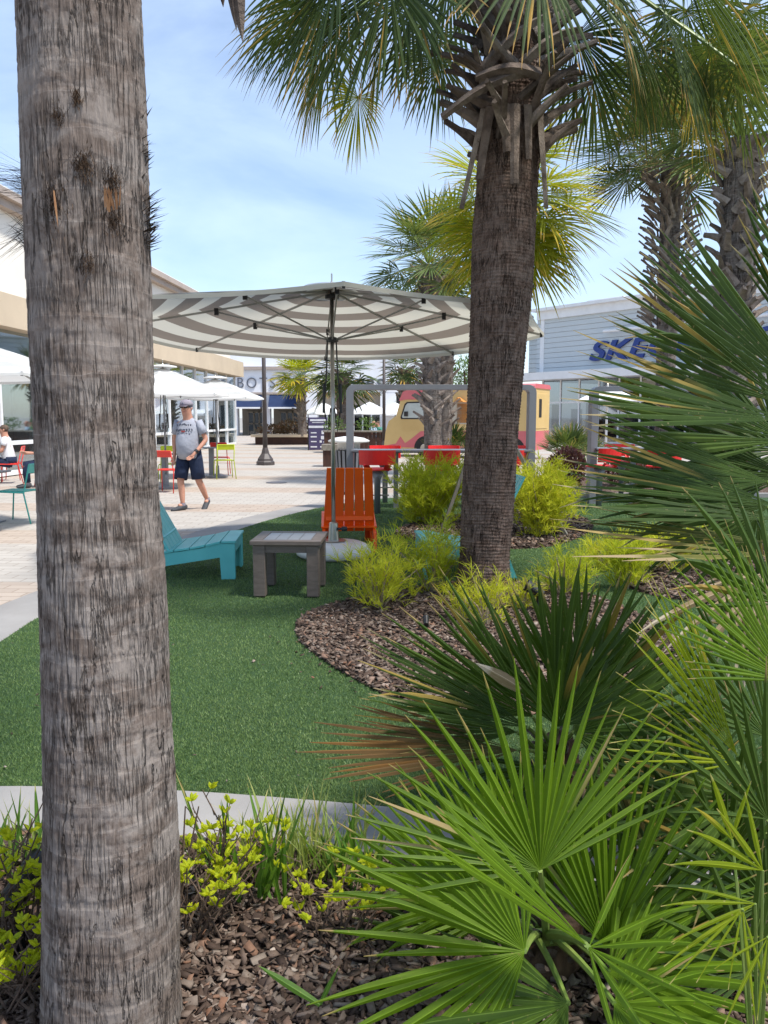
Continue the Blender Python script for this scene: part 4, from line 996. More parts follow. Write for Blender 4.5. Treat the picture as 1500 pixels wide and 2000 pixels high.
side([(.55, 1.35), (.85, 1.3), (1.2, 1.5), (1.25, 1.75), (1.0, 1.95), (.9, 2.15), (.75, 1.9), (.6, 1.7)], 'decal', 'decal', .02, base=0)
y0, y1 = sorted((VS*-.25, VS*-1.6)); m = MB(); m.box(-.02, 0, y0, y1, 1.1, 2.35); m.build('rear_door', 'vany', van, False, .01)
y0, y1 = sorted((VS*-.55, VS*-.85)); MB().box(-.03, -.018, y0, y1, 1.5, 2.15).build('rear_window', 'dark', van)
y0, y1 = sorted((VS*-.08, VS*-.2)); MB().box(-.04, -.0, y0, y1, .8, 1.0).build('tail_light', 'red', van)
y0, y1 = sorted((VS*-.6, VS*-1.3)); MB().box(5.86, 5.93, y0, y1, .5, 1.0).build('grille', 'steel', van)

# ------------------------------------------------------------ palms
def palm(label, base, top, r0, r1, z_boot, crown_r, L_, nf, mat, nl, st, boots=0, bl_=.3, bw=.09, group='sabal palms around the plaza', bootmat='boot', rboot=None, mature=0, seed=3, elev=(-35, 85), droop=.8, trunk_hi=False, pet=.7, fold=.4):
    random.seed(seed); base = V(base); top = V(top)
    t = thing('palm_tree', label, 'palm tree', base, 0, group)
    mid = lambda z: base+(top-base)*((z-base.z)/(top.z-base.z))
    path = [(mid(z).x, mid(z).y, z, r0+(r1-r0)*min(1, (z-base.z)/(max(z_boot, base.z+.1)-base.z))) for z in np.linspace(base.z, top.z, 8)]
    if trunk_hi: trunk_np('trunk', t, path, 170, .008, 'bark_brown', base, .024, .006, .003, seed)
    else: trunk_np('trunk', t, path, 40, .05, 'bark_far', base, .09, .012, .004, seed)
    if boots:
        m = MB(); rb = rboot or r1
        for i in range(boots):
            z = z_boot+(top.z-z_boot)*(i/boots); a = i*2.39996+random.uniform(-.3, .3)
            out_ = V((math.cos(a), math.sin(a), 0)); tn = V((-math.sin(a), math.cos(a), 0))
            boot(m, mid(z)+out_*rb*.72, out_, tn, bl_*random.uniform(.7, 1.3), bw*random.uniform(.8, 1.25), bw*.35, random.uniform(.5, .9), random.choice((-1, 1))*random.uniform(.25, .8), random.uniform(.2, .8), 4)
        m.build('leaf_bases', bootmat, t, off=base)
    ms = {}; pm_ = MB()
    for i in range(nf):
        f = (i+.5)/nf; a = i*2.39996+random.uniform(-.25, .25); el = R(elev[1]+(elev[0]-elev[1])*(f**.85)+random.uniform(-8, 8))
        d = V((math.cos(a)*math.cos(el), math.sin(a)*math.cos(el), math.sin(el)))
        pl = pet*crown_r*random.uniform(.8, 1.15); h = top+d*pl-V((0, 0, .12*pl*math.cos(el)))
        ax = (d+V((0, 0, -.35-.35*f))).normalized(); nr = (UP-ax*ax.z); nr = nr.normalized() if nr.length > .05 else V((d.x, d.y, 0))
        q = 'dead' if (mature and f > 1-mature) else mat
        if q not in ms: ms[q] = MB()
        fan(ms[q], h, ax, nr, L_*random.uniform(.85, 1.15), nl, 118, droop*(1.6 if q == 'dead' else 1)*random.uniform(.7, 1.3), .12, .42, st, fold, .12, .12, .35, .85)
        petiole(pm_, top+d*.1, h, .018, .010, .06, 4)
    for q, m in ms.items(): m.build('crown' if q != 'dead' else 'dead_fronds', q, t, off=base)
    pm_.build('petioles', 'petiole', t, off=base)
    return t
# the brown palm in the middle
random.seed(5)
B2 = G(952, 1170); B2 = V((.84, 6.4, .03)); T2 = V((1.02, 6.4, 5.25))
t2 = thing('palm_tree', 'brown ringed palm trunk with grey criss cross leaf bases in the middle of the lawn', 'palm tree', B2, 0, 'sabal palms around the plaza')
trunk_np('trunk', t2, [(.80, 6.4, .0, .235), (.82, 6.4, .35, .205), (.87, 6.4, 1.5, .213), (.93, 6.4, 2.7, .243), (.955, 6.4, 3.4, .235), (1.0, 6.4, 5.2, .20)], 220, .006, 'bark_brown', B2, .026, .007, .0035, 4, .6, .008)
m = MB(); md = MB()
for i in range(110):
    z = 3.45+1.75*(i/110)**.95; a = i*2.39996; out_ = V((math.cos(a), math.sin(a), 0)); tn = V((-math.sin(a), math.cos(a), 0))
    c = V((.955+(z-3.4)*.025, 6.4, z))
    boot(m if random.random() < .72 else md, c+out_*.20, out_, tn, random.uniform(.30, .52), random.uniform(.08, .13), .045, random.uniform(.45, 1.0), random.choice((-1, 1))*random.uniform(.35, .95), random.uniform(.2, 1.5), 7, .45)
for (a, L_, w_, dz, sd_) in ((-88, .50, .085, -1, 0), (-66, .34, .075, -1, 0), (-38, .62, .10, -1, .05), (-128, .45, .09, -1, -.12), (-140, .62, .07, -1, -.25), (-105, .3, .08, -1, .1)):
    out_ = V((math.cos(R(a)), math.sin(R(a)), 0)); tn = V((-math.sin(R(a)), math.cos(R(a)), 0))
    boot(m, V((.95, 6.4, 3.78))+out_*.27, out_*.12, tn, L_*1.15, w_, .02, -1.0, sd_, 0, 6, .75)
for (x0, z0, x1, z1, w_) in ((1.08, 4.02, .42, 3.66, .095), (.72, 4.02, 1.2, 4.36, .085), (1.15, 3.98, .66, 3.93, .10), (1.0, 4.05, 1.42, 4.26, .085)):
    a_, b_ = V((x0, 6.13, z0)), V((x1, 6.06, z1)); dd = b_-a_; vs = []
    mm = MB(); st = 6
    for k_ in range(st+1):
        tt_ = k_/st; p_ = a_+dd*tt_+V((0, -.05*math.sin(tt_*3.1), .04*math.sin(tt_*3.1))); ww = w_*(1-.45*tt_)
        sn = V((0, -1, 0)); s_ = dd.normalized().cross(sn)
        vs += [p_-s_*ww/2, p_+sn*.035-s_*ww*.1, p_+s_*ww/2, p_-sn*.012]
    fs = []
    for k_ in range(st):
        for j in range(4): q_, r_ = k_*4+j, k_*4+(j+1) % 4; fs.append((q_, r_, r_+4, q_+4))
    m.add(vs, fs+[(3, 2, 1, 0), (st*4, st*4+1, st*4+2, st*4+3)], [(random.random(), 0)]*len(vs))
m.build('leaf_bases', 'boot', t2, off=B2); md.build('dark_leaf_bases', 'boot_dark', t2, off=B2)
m = MB()
for i in range(500):
    z = random.uniform(3.25, 5.0); a = random.uniform(0, 6.28); out_ = V((math.cos(a), math.sin(a), 0))
    strip(m, V((.95+(z-3.4)*.03, 6.4, z))+out_*.22, (out_*.5+V((random.uniform(-.6, .6), random.uniform(-.6, .6), random.uniform(-1, .3)))), random.uniform(.06, .2), .007, .6, 3)
m.build('fibre', 'fibre', t2, off=B2)
def frond(tree, off, root, hub, ax, L_, mat, nl=54, spread=120, droop=.9, st=9, nrm=None, cup=.08, pr=.017, split=.45, fold=.4):
    m = MB(); ax = V(ax).normalized(); nr = V(nrm) if nrm is not None else (UP-ax*ax.z)
    fan(m, hub, ax, nr, L_, nl, spread, droop, cup, split, st, fold, .12, .10, .35, .85)
    fo = m.build('frond', mat, tree, off=off)
    m = MB(); petiole(m, root, hub, pr, pr*.55, .08, 6); pe = m.build('petiole', 'petiole', None); pe.location = -V(off); pe.parent = fo
    return fo
hub2 = V((1.0, 6.4, 5.15))
FR = [  # hub pixel, D, axis (x,y,z), length, material
    (645, -30, 5.7, (-.75, -.2, -.55), .95, 'sabal'), (615, 10, 6.6, (-.7, .1, -.7), .90, 'sabal'), (690, 20, 6.0, (-.35, -.2, -.95), .92, 'sabal'),
    (640, 60, 7.0, (-.3, .2, -1), .85, 'sabal_b'), (760, -40, 5.3, (-.15, -.2, -.95), 1.0, 'sabal'), (840, 70, 7.2, (-.25, .3, -.9), .7, 'sabal_b'),
    (880, -60, 7.6, (0, .3, -.9), .9, 'sabal'), (700, 190, 6.9, (-.15, .1, -1), .55, 'sabal_y'),
    (1125, 70, 6.7, (.15, .1, -1), .8, 'sabal'), (1215, 55, 6.1, (.2, -.1, -1), .95, 'sabal'), (1300, 30, 5.8, (.25, -.15, -.95), 1.05, 'sabal'),
    (1390, 90, 6.2, (.6, 0, -.8), 1.0, 'sabal'), (1460, 20, 6.6, (.7, .1, -.6), 1.0, 'sabal'), (1180, -60, 5.4, (.3, -.2, -.9), .9, 'sabal_b'), (1330, -80, 5.2, (.5, -.2, -.8), 1.0, 'sabal'),
    (1050, -90, 5.0, (.05, -.3, -.8), .8, 'sabal'), (600, -60, 6.2, (-.55, 0, -.8), .95, 'sabal_b'), (660, -60, 5.4, (-.3, -.2, -.95), .95, 'sabal'), (620, 130, 6.4, (-.2, 0, -1), .62, 'sabal_o'), (800, -10, 6.3, (-.1, -.1, -1), .8, 'sabal'), (860, 120, 6.9, (-.1, .1, -1), .62, 'sabal_b'), (740, 80, 6.6, (-.1, 0, -1), .7, 'sabal_o'), (1260, 100, 6.6, (.1, 0, -1), .85, 'sabal'), (1360, 160, 6.9, (.3, 0, -1), .75, 'sabal_o'), (1440, 130, 5.8, (.4, 0, -1), .7, 'sabal_b'), (1160, 150, 7.2, (.1, .2, -1), .75, 'sabal_b'), (1340, 20, 6.8, (.2, .1, -1), .9, 'sabal'), (1250, 130, 7.4, (.3, .3, -.9), .7, 'sabal')]
for (px, py, D, ax, L_, mt) in FR:
    frond(t2, B2, hub2, P(px, py, D), ax, L_, mt)
for i in range(9):
    a = i*2.4; el = R(25+i*6); d = V((math.cos(a)*math.cos(el), math.sin(a)*math.cos(el), math.sin(el))); h = hub2+d*1.15
    frond(t2, B2, hub2, h, d+V((0, 0, -.4)), 1.0, 'sabal', 34, 115, .7, 6)

# the others
gpt = lambda px, py, D: P(px, py, D)
def basep(px, D, z=0.02): p = P(px, 900, D); return (p.x, D, z)
p3 = gpt(1000, 395, 10.6); t3 = palm('yellow green palm crown seen behind the brown trunk, its own trunk hidden', basep(958, 10.8), p3, .17, .2, 2.6, 1.0, .86, 30, 'sabal_y', 42, 6, 30, .32, .09, seed=11, elev=(-60, 60), droop=.7, pet=.62, bootmat='boot_lt')
for (a, b) in (((903, 925, 10.4), (872, 1012, 10.4)), ((1003, 868, 10.0), (1042, 935, 9.9))):
    q = P(*a); g = P(*b); e = q+(g-q)*1.9
    if e.z > .03: e = q+(g-q)*((q.z-.02)/(q.z-g.z))
    m = MB(); c = P(958, 830, 10.7); m.bar(q+(q-g)*.35, e, .075, .04); o = m.build('support_stake', 'wood_st'); tag(o, 'leaning gray timber stake %s the brown trunk, propping the palm behind' % ('left of' if a[0] < 950 else 'right of'), 'stake', 'timber palm stakes')
palm('dense green palm behind the parasol with two tone boots, nearer of the pair', basep(848, 18), gpt(838, 520, 18), .20, .20, 1.3, 1.2, 1.0, 26, 'sabal_b', 34, 5, 90, .30, .12, seed=12, rboot=.25, bootmat='boot_lt', elev=(-40, 85))
palm('green palm just right of and behind the nearer palm of the pair', basep(868, 20.5), gpt(876, 505, 20.5), .17, .18, 1.3, 1.2, 1.0, 20, 'sabal_b', 30, 5, 70, .28, .12, seed=13, rboot=.22, elev=(-30, 85))
palm('tall palm with spiky ball of leaf bases in front of the blue letters', basep(1296, 14), gpt(1312, 320, 14), .15, .17, 3.05, 1.3, .95, 40, 'sabal_b', 38, 5, 210, .30, .085, seed=14, rboot=.36, mature=.04, elev=(-12, 85), bootmat='boot_lt')
palm('palm with thick grey leaf bases at the right photo edge', basep(1418, 9.6), gpt(1450, 280, 9.6), .16, .19, 1.0, 1.1, .8, 20, 'sabal_b', 36, 6, 150, .22, .13, seed=15, rboot=.25, mature=.0, elev=(14, 85), bootmat='boot_lt')
palm('small yellow green palm before the navy awnings', basep(592, 44, .45), gpt(585, 738, 44), .26, .24, 1.0, 1.2, 1.15, 24, 'sabal_y', 20, 4, 30, .4, .16, seed=16, elev=(-30, 80))
palm('small green palm right behind the parasol pole', basep(672, 38), gpt(668, 730, 38), .36, .3, .9, 1.3, 1.25, 26, 'sabal', 20, 4, 50, .4, .2, seed=17, elev=(-45, 85))
palm('small dark palm seen under the parasol left of the van', basep(795, 40), gpt(790, 722, 40), .3, .28, 2.2, 1.0, 1.0, 20, 'sabal', 18, 4, 40, .4, .2, seed=18, elev=(-40, 80))
# foreground gray trunk
B1 = V((-.64, 1.75, 0)); random.seed(21)
t1 = thing('palm_tree', 'large gray palm trunk close up at the left with frayed fibres', 'palm tree', B1, 0, 'sabal palms around the plaza')
Rk = lambda w_: w_/2
trunk_np('trunk', t1, [(-.667, 1.80, 0, .167), (-.66, 1.80, .3, .159), (-.653, 1.80, .67, .150), (-.650, 1.80, 1.1, .138), (-.649, 1.80, 1.3, .130), (-.648, 1.80, 1.9, .128), (-.648, 1.80, 2.4, .126), (-.70, 1.85, 6.4, .12)], 320, .004, 'bark_gray', B1, .062, .0013, .0020, 9, .25, .006)
def tc1(z): return V((float(np.interp(z, [0, .3, .9, 1.35, 1.9, 2.4], [-.667, -.66, -.653, -.65, -.648, -.648])), 1.80, z))
m = MB()
def tuft(px, py, side, L_, n, dirs, th=.004, wide=.02):
    z = P(px, py, 1.78).z; c = tc1(z)
    for i in range(n):
        a = R(180 if side < 0 else 0)+random.uniform(-.35, .15)*(-side)
        out_ = V((math.cos(a), math.sin(a), 0)); r = float(np.interp(z, [0, .3, .9, 1.35, 1.9, 2.4], [.167, .159, .145, .13, .128, .126]))
        d = V((side*dirs[0]+random.uniform(-.25, .25), random.uniform(-.3, .1), dirs[1]+random.uniform(-.35, .35)))
        strip(m, c+out_*(r-.008)+V((0, 0, random.uniform(-.03, .03))), d, L_*random.uniform(.4, 1.1), th*random.uniform(.6, 1.8), random.uniform(-.4, .6), 4, base=.8)
tuft(45, 280, -1, .05, 26, (.6, .9)); tuft(40, 350, -1, .13, 70, (1, .25), .0025); tuft(55, 370, -1, .07, 40, (1, .6), .006); tuft(50, 480, -1, .075, 60, (.8, .8), .006); tuft(40, 60, -1, .03, 16, (.4, 1)); tuft(35, 20, -1, .03, 14, (.4, 1))
tuft(285, 230, 1, .045, 14, (.5, 1)); tuft(290, 300, 1, .035, 22, (.8, .5)); tuft(298, 410, 1, .055, 40, (.9, .5), .004); tuft(300, 460, 1, .045, 40, (.8, .4), .005); tuft(275, 100, 1, .02, 10, (.3, 1)); tuft(300, 350, 1, .04, 12, (.5, 1))
tuft(60, 430, -1, .12, 40, (1, -.5), .002)
tag(m.build('bark_fibre', 'boot_dark', t1, off=B1), kind='stuff')
m = MB()   # tufts of dark fibre on the face of the trunk
for (px, py, n, s_) in ((160, 320, 120, .035), (240, 350, 110, .035), (95, 400, 120, .05), (245, 425, 80, .03), (110, 225, 40, .02), (150, 190, 50, .02), (170, 510, 60, .03)):
    q = P(px, py, 1.665); a0_ = math.atan2(q.y-1.80, q.x-tc1(q.z).x)
    for i in range(int(n*2.6)):
        zz_ = q.z+random.gauss(0, s_*.45); a = a0_+random.gauss(0, s_*2.2); r = .1275
        out_ = V((math.cos(a), math.sin(a), 0)); strip(m, tc1(zz_)+out_*(r+.001), out_*.35+V((random.uniform(-.5, .5), 0, random.uniform(-1, 1))), random.uniform(.007, .02), .0011, .2, 3, base=.8)
tag(m.build('dark_fibre', 'fibre', t1, off=B1), kind='stuff')
m = MB()
q = P(105, 372, 1.655); strip(m, q, (.12, -.12, -1), .075, .005, .05, 5, V((0, -1, 0)), base=.5)
q = P(222, 395, 1.66)
for i in range(16): strip(m, q+V((random.uniform(-.018, .012), 0, random.uniform(-.02, 0))), (random.uniform(-.3, .3), -.3, 1), .04, .004, .1, 3, V((0, -1, 0)), base=.7)
tag(m.build('bright_fibre', pm('orange_fibre', (.42, .22, .10), (.3, .14, .06), .8, 40), t1, off=B1), kind='stuff')
m = MB(); d1 = V((-.70, 1.85, 6.4))
pet1 = MB()
for i in range(22):
    a = i*2.4; el = R(70-i*4.0); d = V((math.cos(a)*math.cos(el), math.sin(a)*math.cos(el), math.sin(el))); h = d1+d*1.1
    fan(m, h, d+V((0, 0, -.4)), UP-d*d.z, .85, 30, 115, .6, .1, .42, 5, .4); petiole(pet1, d1, h, .02, .01, .08, 5)
m.build('crown', 'sabal', t1, off=B1); pet1.build('petioles', 'petiole', t1, off=B1)
m = MB(); q = P(452, -10, 2.3); q1 = P(474, 82, 2.3)
pts = [d1+V((.1, .1, -.2)), V((-.45, 2.2, 5.3)), V((q.x-.02, 2.3, 3.6)), q+V((0, 0, .15))]
m.tube(pts, [.02, .018, .02, .02], 6)
for (dx, e, w_) in ((0, q1, .045), (-.02, P(462, 60, 2.3), .03), (.016, P(476, 60, 2.31), .028), (-.035, P(436, 14, 2.3), .04)):
    s0 = q+V((dx, 0, .16)); strip(m, s0, (e-s0), (e-s0).length, w_, 0.0, 6, V((0, -1, .1)), fold=.5, base=.8, taper=2.2)
m.build('hanging_dead_stalk', 'boot_dark', t1, off=B1)

# ------------------------------------------------------------ fan palms in front
def fanpalm(label, base, fans, seed=1, trunk=None, group='low fan palms in the planting beds'):
    random.seed(seed); base = V(base); t = thing('fan_palm', label, 'fan palm', base, 0, group)
    if trunk:
        m = MB()
        for (a, b, r_) in trunk: m.tube([a, (V(a)+V(b))/2+V((.02, -.01, 0)), b], [r_*1.1, r_*.95, r_*.7], 12)
        m.build('trunk', 'fibre', t, off=base)
        m = MB()
        for (a, b, r_) in trunk:
            a, b = V(a), V(b)
            for i in range(26):
                f = i/26; an = i*2.4; out_ = V((math.cos(an), math.sin(an), 0)); tn = V((-out_.y, out_.x, 0))
                boot(m, a+(b-a)*f+out_*r_*.8, out_, tn, random.uniform(.05, .12), .035, .012, .8, random.uniform(-.5, .5), .6, 3)
        m.build('leaf_bases', 'boot_dark', t, off=base)
    for fd in fans:
        hub, ax, nr, L_, mt = fd[:5]; kw = fd[5] if len(fd) > 5 else {}; root = kw.pop('root', None)
        m = MB(); fan(m, hub, ax, nr, L_, **kw); fo = m.build('frond', mt, t, off=base)
        m = MB(); rt = V(root) if root is not None else base+V((random.uniform(-.05, .05), random.uniform(-.05, .05), .12))
        petiole(m, rt, hub, .011, .006, .03, 6); pe = m.build('petiole', 'petiole', None); pe.location = -base; pe.parent = fo
    return t
# plant A: bright green, front middle
bA = V((.42, 1.95, .02)); rA = P(1110, 1930, 1.95)
fansA = [
    (P(1055, 1700, 1.72), (-.26, .0, 1), (.1, -1, .12), .47, 'fanA', dict(n=27, spread=80, wk=1.2, fold=.85, droop=.05, cup=-.02, split=.33, short=.12, st=8)),
    (P(1025, 1858, 1.66), (-1, -.02, .34), (.1, -1, .55), .50, 'fanA', dict(n=26, spread=84, wk=1.2, fold=.85, droop=.12, cup=.0, split=.33, short=.2, st=8)),
    (P(1145, 1845, 1.58), (-.70, -.1, .72), (.6, -.6, .8), .44, 'fanA', dict(n=8, spread=11, wk=1.2, fold=.85, droop=.05, cup=.0, split=.5, short=.1, lv=.2)),
    (P(1150, 1850, 1.60), (.5, -.15, -.1), (-.2, -.6, 1), .28, 'fanA', dict(n=7, spread=70, wk=.5, fold=.85, droop=.5, cup=.1, split=.3, short=.1)),
    (P(1185, 1850, 1.85), (.18, .05, 1), (-.1, -1, .05), .50, 'fanA', dict(n=24, spread=58, wk=1.2, fold=.85, droop=.04, cup=.0, split=.36, short=.15)),
    (P(1240, 1860, 1.95), (.7, .1, .8), (-.3, -1, .2), .46, 'fanB', dict(n=22, spread=75, wk=1.2, fold=.85, droop=.12, split=.33)),
    (P(1190, 1900, 1.75), (.9, -.1, .15), (0, -.7, 1), .44, 'fanA', dict(n=17, spread=70, wk=1.2, fold=.85, droop=.45, split=.33, lv=.2)),
    (P(1110, 1960, 1.62), (-.8, -.2, -.1), (0, -.7, 1), .38, 'fanB', dict(n=15, spread=60, wk=1.2, fold=.85, droop=.45, split=.33, lv=.2)),
    (P(960, 1870, 2.1), (-.9, .1, .35), (.1, -1, .5), .45, 'fanB', dict(n=24, spread=80, wk=1.2, fold=.85, droop=.15, split=.33)),
    (P(1000, 1770, 2.15), (-.75, .1, .55), (.2, -1, .4), .52, 'fanA', dict(n=24, spread=60, wk=1.2, fold=.85, droop=.1, split=.33)),
    (P(930, 1760, 1.95), (-.85, .0, .40), (.2, -.8, .7), .42, 'fanA', dict(n=18, spread=45, wk=1.2, fold=.85, droop=.12, split=.34)),
    (P(1080, 1760, 2.2), (.1, .1, 1), (0, -1, .1), .45, 'fanB', dict(n=24, spread=80, wk=1.2, fold=.85, droop=.05, split=.33)),
    (P(1200, 1960, 1.6), (.6, -.1, -.2), (0, -.8, 1), .34, 'fanA', dict(n=15, spread=80, wk=1.2, fold=.85, droop=.5, split=.3, lv=.2)),
    (P(1010, 1985, 2.0), (-.95, -.05, .12), (.0, -.5, 1), .50, 'fanY', dict(n=14, spread=35, wk=1.2, fold=.85, droop=.15, split=.33))]
fanpalm('bright green fan palm with wide open fans at the bottom centre', bA, fansA, 31, [(V((.42, 2.0, 0)), P(1100, 1790, 2.0), .075), (V((.55, 2.05, 0)), P(1190, 1850, 2.05), .06)])
# plant B: dark, mid
bB = V((.66, 2.95, .03)); 
fansB = [
    (P(1085, 1405, 2.85), (-.12, .0, 1), (.0, -1, .05), .58, 'fanB', dict(n=22, spread=58, wk=1.1, fold=.8, droop=.03, short=.10, split=.45, st=8, lv=.12)),
    (P(1130, 1400, 2.95), (.26, .0, 1), (-.1, -1, .05), .60, 'fanB', dict(n=20, spread=46, wk=1.1, fold=.8, droop=.03, short=.12, split=.48, st=8, lv=.12)),
    (P(1040, 1400, 2.75), (-.75, -.05, .66), (.3, -1, .45), .62, 'fanB', dict(n=18, spread=32, wk=1.1, fold=.8, droop=.06, short=.2, split=.45, st=8, lv=.12)),
    (P(1030, 1420, 2.65), (-.93, -.1, .42), (.1, -.6, 1), .66, 'fanC', dict(n=16, spread=20, wk=1.1, fold=.8, droop=.1, split=.55, st=8)),
    (P(1010, 1465, 2.6), (-1, -.1, .03), (.05, -.7, .9), .66, 'fanR', dict(n=20, spread=20, wk=1.1, fold=.8, droop=.06, split=.62, st=8, lv=.15)),
    (P(1010, 1430, 2.7), (-1, -.1, .14), (.1, -.7, 1), .55, 'fanB', dict(n=14, spread=22, wk=1.1, fold=.8, droop=.08, split=.45, st=8)),
    (P(1090, 1420, 2.62), (.25, -.25, .9), (.1, -1, -.2), .34, 'fanB', dict(n=15, spread=60, wk=1.1, fold=.8, droop=.05, split=.5)),
    (P(1120, 1430, 2.7), (.9, -.1, .35), (0, -.8, 1), .5, 'fanB', dict(n=18, spread=70, wk=1.1, fold=.8, droop=.2, split=.4)),
    (P(1160, 1450, 3.1), (.6, .1, .7), (0, -1, .4), .55, 'fanC', dict(n=20, spread=70, wk=1.1, fold=.8, droop=.15, split=.4)),
    (P(1150, 1500, 2.7), (.5, -.3, -.5), (0, -1, .4), .40, 'dead', dict(n=14, spread=60, wk=1.1, fold=.8, droop=.9, split=.2, lv=.4, jit=.3)),
    (P(1060, 1500, 2.65), (-.3, -.3, -.8), (0, -1, .2), .40, 'fanC', dict(n=16, spread=80, wk=1.1, fold=.8, droop=.5, split=.3)),
    (P(1200, 1530, 2.6), (.8, -.2, .1), (0, -.8, .8), .42, 'fanO', dict(n=13, spread=70, wk=1.1, fold=.8, droop=.4, split=.3, lv=.3))]
tB = fanpalm('dark green fan palm behind the bright one, with a rusty brown old leaf', bB, fansB, 32, [(V((.68, 3.0, 0)), P(1090, 1440, 2.95), .08), (V((.85, 3.0, 0)), P(1150, 1500, 3.0), .07)])
m = MB(); q = P(1015, 1345, 2.55); strip(m, q, P(915, 1283, 2.5)-q, .19, .045, .1, 6, V((0, -1, .6)), fold=.6, base=.7); o = m.build('torn_leaf', 'dead', tB); o.location = -bB
# plant C: big dark fans at the right
bC = V((1.85, 2.9, .03))
fansC = [
    (P(1540, 790, 2.45), (-.86, -.05, .46), (.35, -.9, .45), .64, 'fanC', dict(n=13, spread=22, droop=.08, split=.5, st=9, short=.1, lv=.12, fold=.7)),
    (P(1570, 770, 2.35), (-.78, .0, .66), (.4, -.9, .4), .66, 'fanC', dict(n=8, spread=13, droop=.06, split=.5, st=9, short=.1, lv=.12, fold=.7)),
    (P(1530, 820, 2.3), (-1, -.05, .16), (.1, -.8, .9), .64, 'fanC', dict(n=12, spread=20, droop=.08, split=.5, st=9, short=.1, lv=.15, fold=.7)),
    (P(1500, 940, 2.45), (-1, -.05, .12), (.1, -.85, .8), .58, 'fanB', dict(n=14, spread=24, droop=.10, split=.5, st=9, short=.15, lv=.15, fold=.7)),
    (P(1510, 985, 2.3), (-1, -.05, .20), (.1, -.8, .8), .60, 'fanC', dict(n=12, spread=15, droop=.08, split=.55, st=9, short=.1, lv=.12, fold=.7)),
    (P(1520, 1015, 2.25), (-1, -.1, .10), (.05, -.6, 1), .62, 'fanC', dict(n=9, spread=11, droop=.06, split=.55, st=9, short=.1, lv=.12, fold=.6)),
    (P(1560, 740, 2.7), (-.9, .05, .55), (.3, -.9, .4), .66, 'fanB', dict(n=14, spread=26, droop=.10, split=.5, st=8, short=.1, lv=.15, fold=.7)),
    (P(1540, 860, 2.6), (-1, .05, .26), (.2, -.9, .5), .66, 'fanB', dict(n=16, spread=30, droop=.12, split=.5, st=8, short=.15, lv=.15, fold=.7)),
    (P(1540, 930, 2.75), (-1, .05, .08), (.2, -.9, .5), .66, 'fanC', dict(n=16, spread=30, droop=.12, split=.5, st=8, short=.15, lv=.15, fold=.7)),
    (P(1500, 990, 2.6), (-.9, .05, -.12), (.2, -.9, .5), .50, 'fanC', dict(n=16, spread=34, droop=.2, split=.5, st=8, short=.15, lv=.15, fold=.7)),
    (P(1500, 1060, 2.35), (-1, -.1, .06), (.05, -.6, 1), .60, 'fanO', dict(n=9, spread=9, droop=.08, split=.5, st=9, short=.1, lv=.15)),
    (P(1500, 1085, 2.2), (-1, -.1, .02), (.05, -.5, 1), .55, 'fanY', dict(n=7, spread=11, droop=.12, split=.45, st=9, short=.1, lv=.25)),
    (P(1580, 690, 2.6), (-.38, .0, 1), (.4, -.9, .1), .58, 'fanC', dict(n=14, spread=30, droop=.08, split=.5, st=8)),
    (P(1620, 620, 2.5), (-.55, .0, .9), (.4, -.9, .1), .52, 'fanB', dict(n=12, spread=28, droop=.08, split=.5, st=8)),
    (P(1500, 1120, 2.2), (-.55, -.2, -.6), (0, -1, .3), .42, 'dead', dict(n=8, spread=38, droop=.5, split=.3, lv=.3)),
    (P(1470, 1120, 2.5), (-.35, .0, -.9), (0, -1, .1), .34, 'dead', dict(n=10, spread=60, droop=.5, split=.3, lv=.3)),
    (P(1530, 880, 2.8), (-.9, .1, .3), (.1, -1, .3), .5, 'fanC', dict(n=20, spread=70, droop=.15, split=.4)),
    (P(1480, 1010, 2.9), (-.6, .1, -.3), (.1, -1, .3), .40, 'fanC', dict(n=20, spread=80, droop=.3, split=.35)),
    (P(1520, 1180, 2.0), (-.75, -.1, .75), (.3, -1, .1), .4, 'fanB', dict(n=10, spread=40, droop=.15, split=.35)),
    (P(1560, 1260, 2.3), (-.6, -.1, .85), (.3, -1, .1), .45, 'fanB', dict(n=16, spread=60, droop=.15, split=.35))]
fanpalm('tall dark fan palm reaching in from the right photo edge', bC, fansC, 33, [(V((1.75, 2.95, 0)), V((1.5, 2.8, 1.15)), .09)])
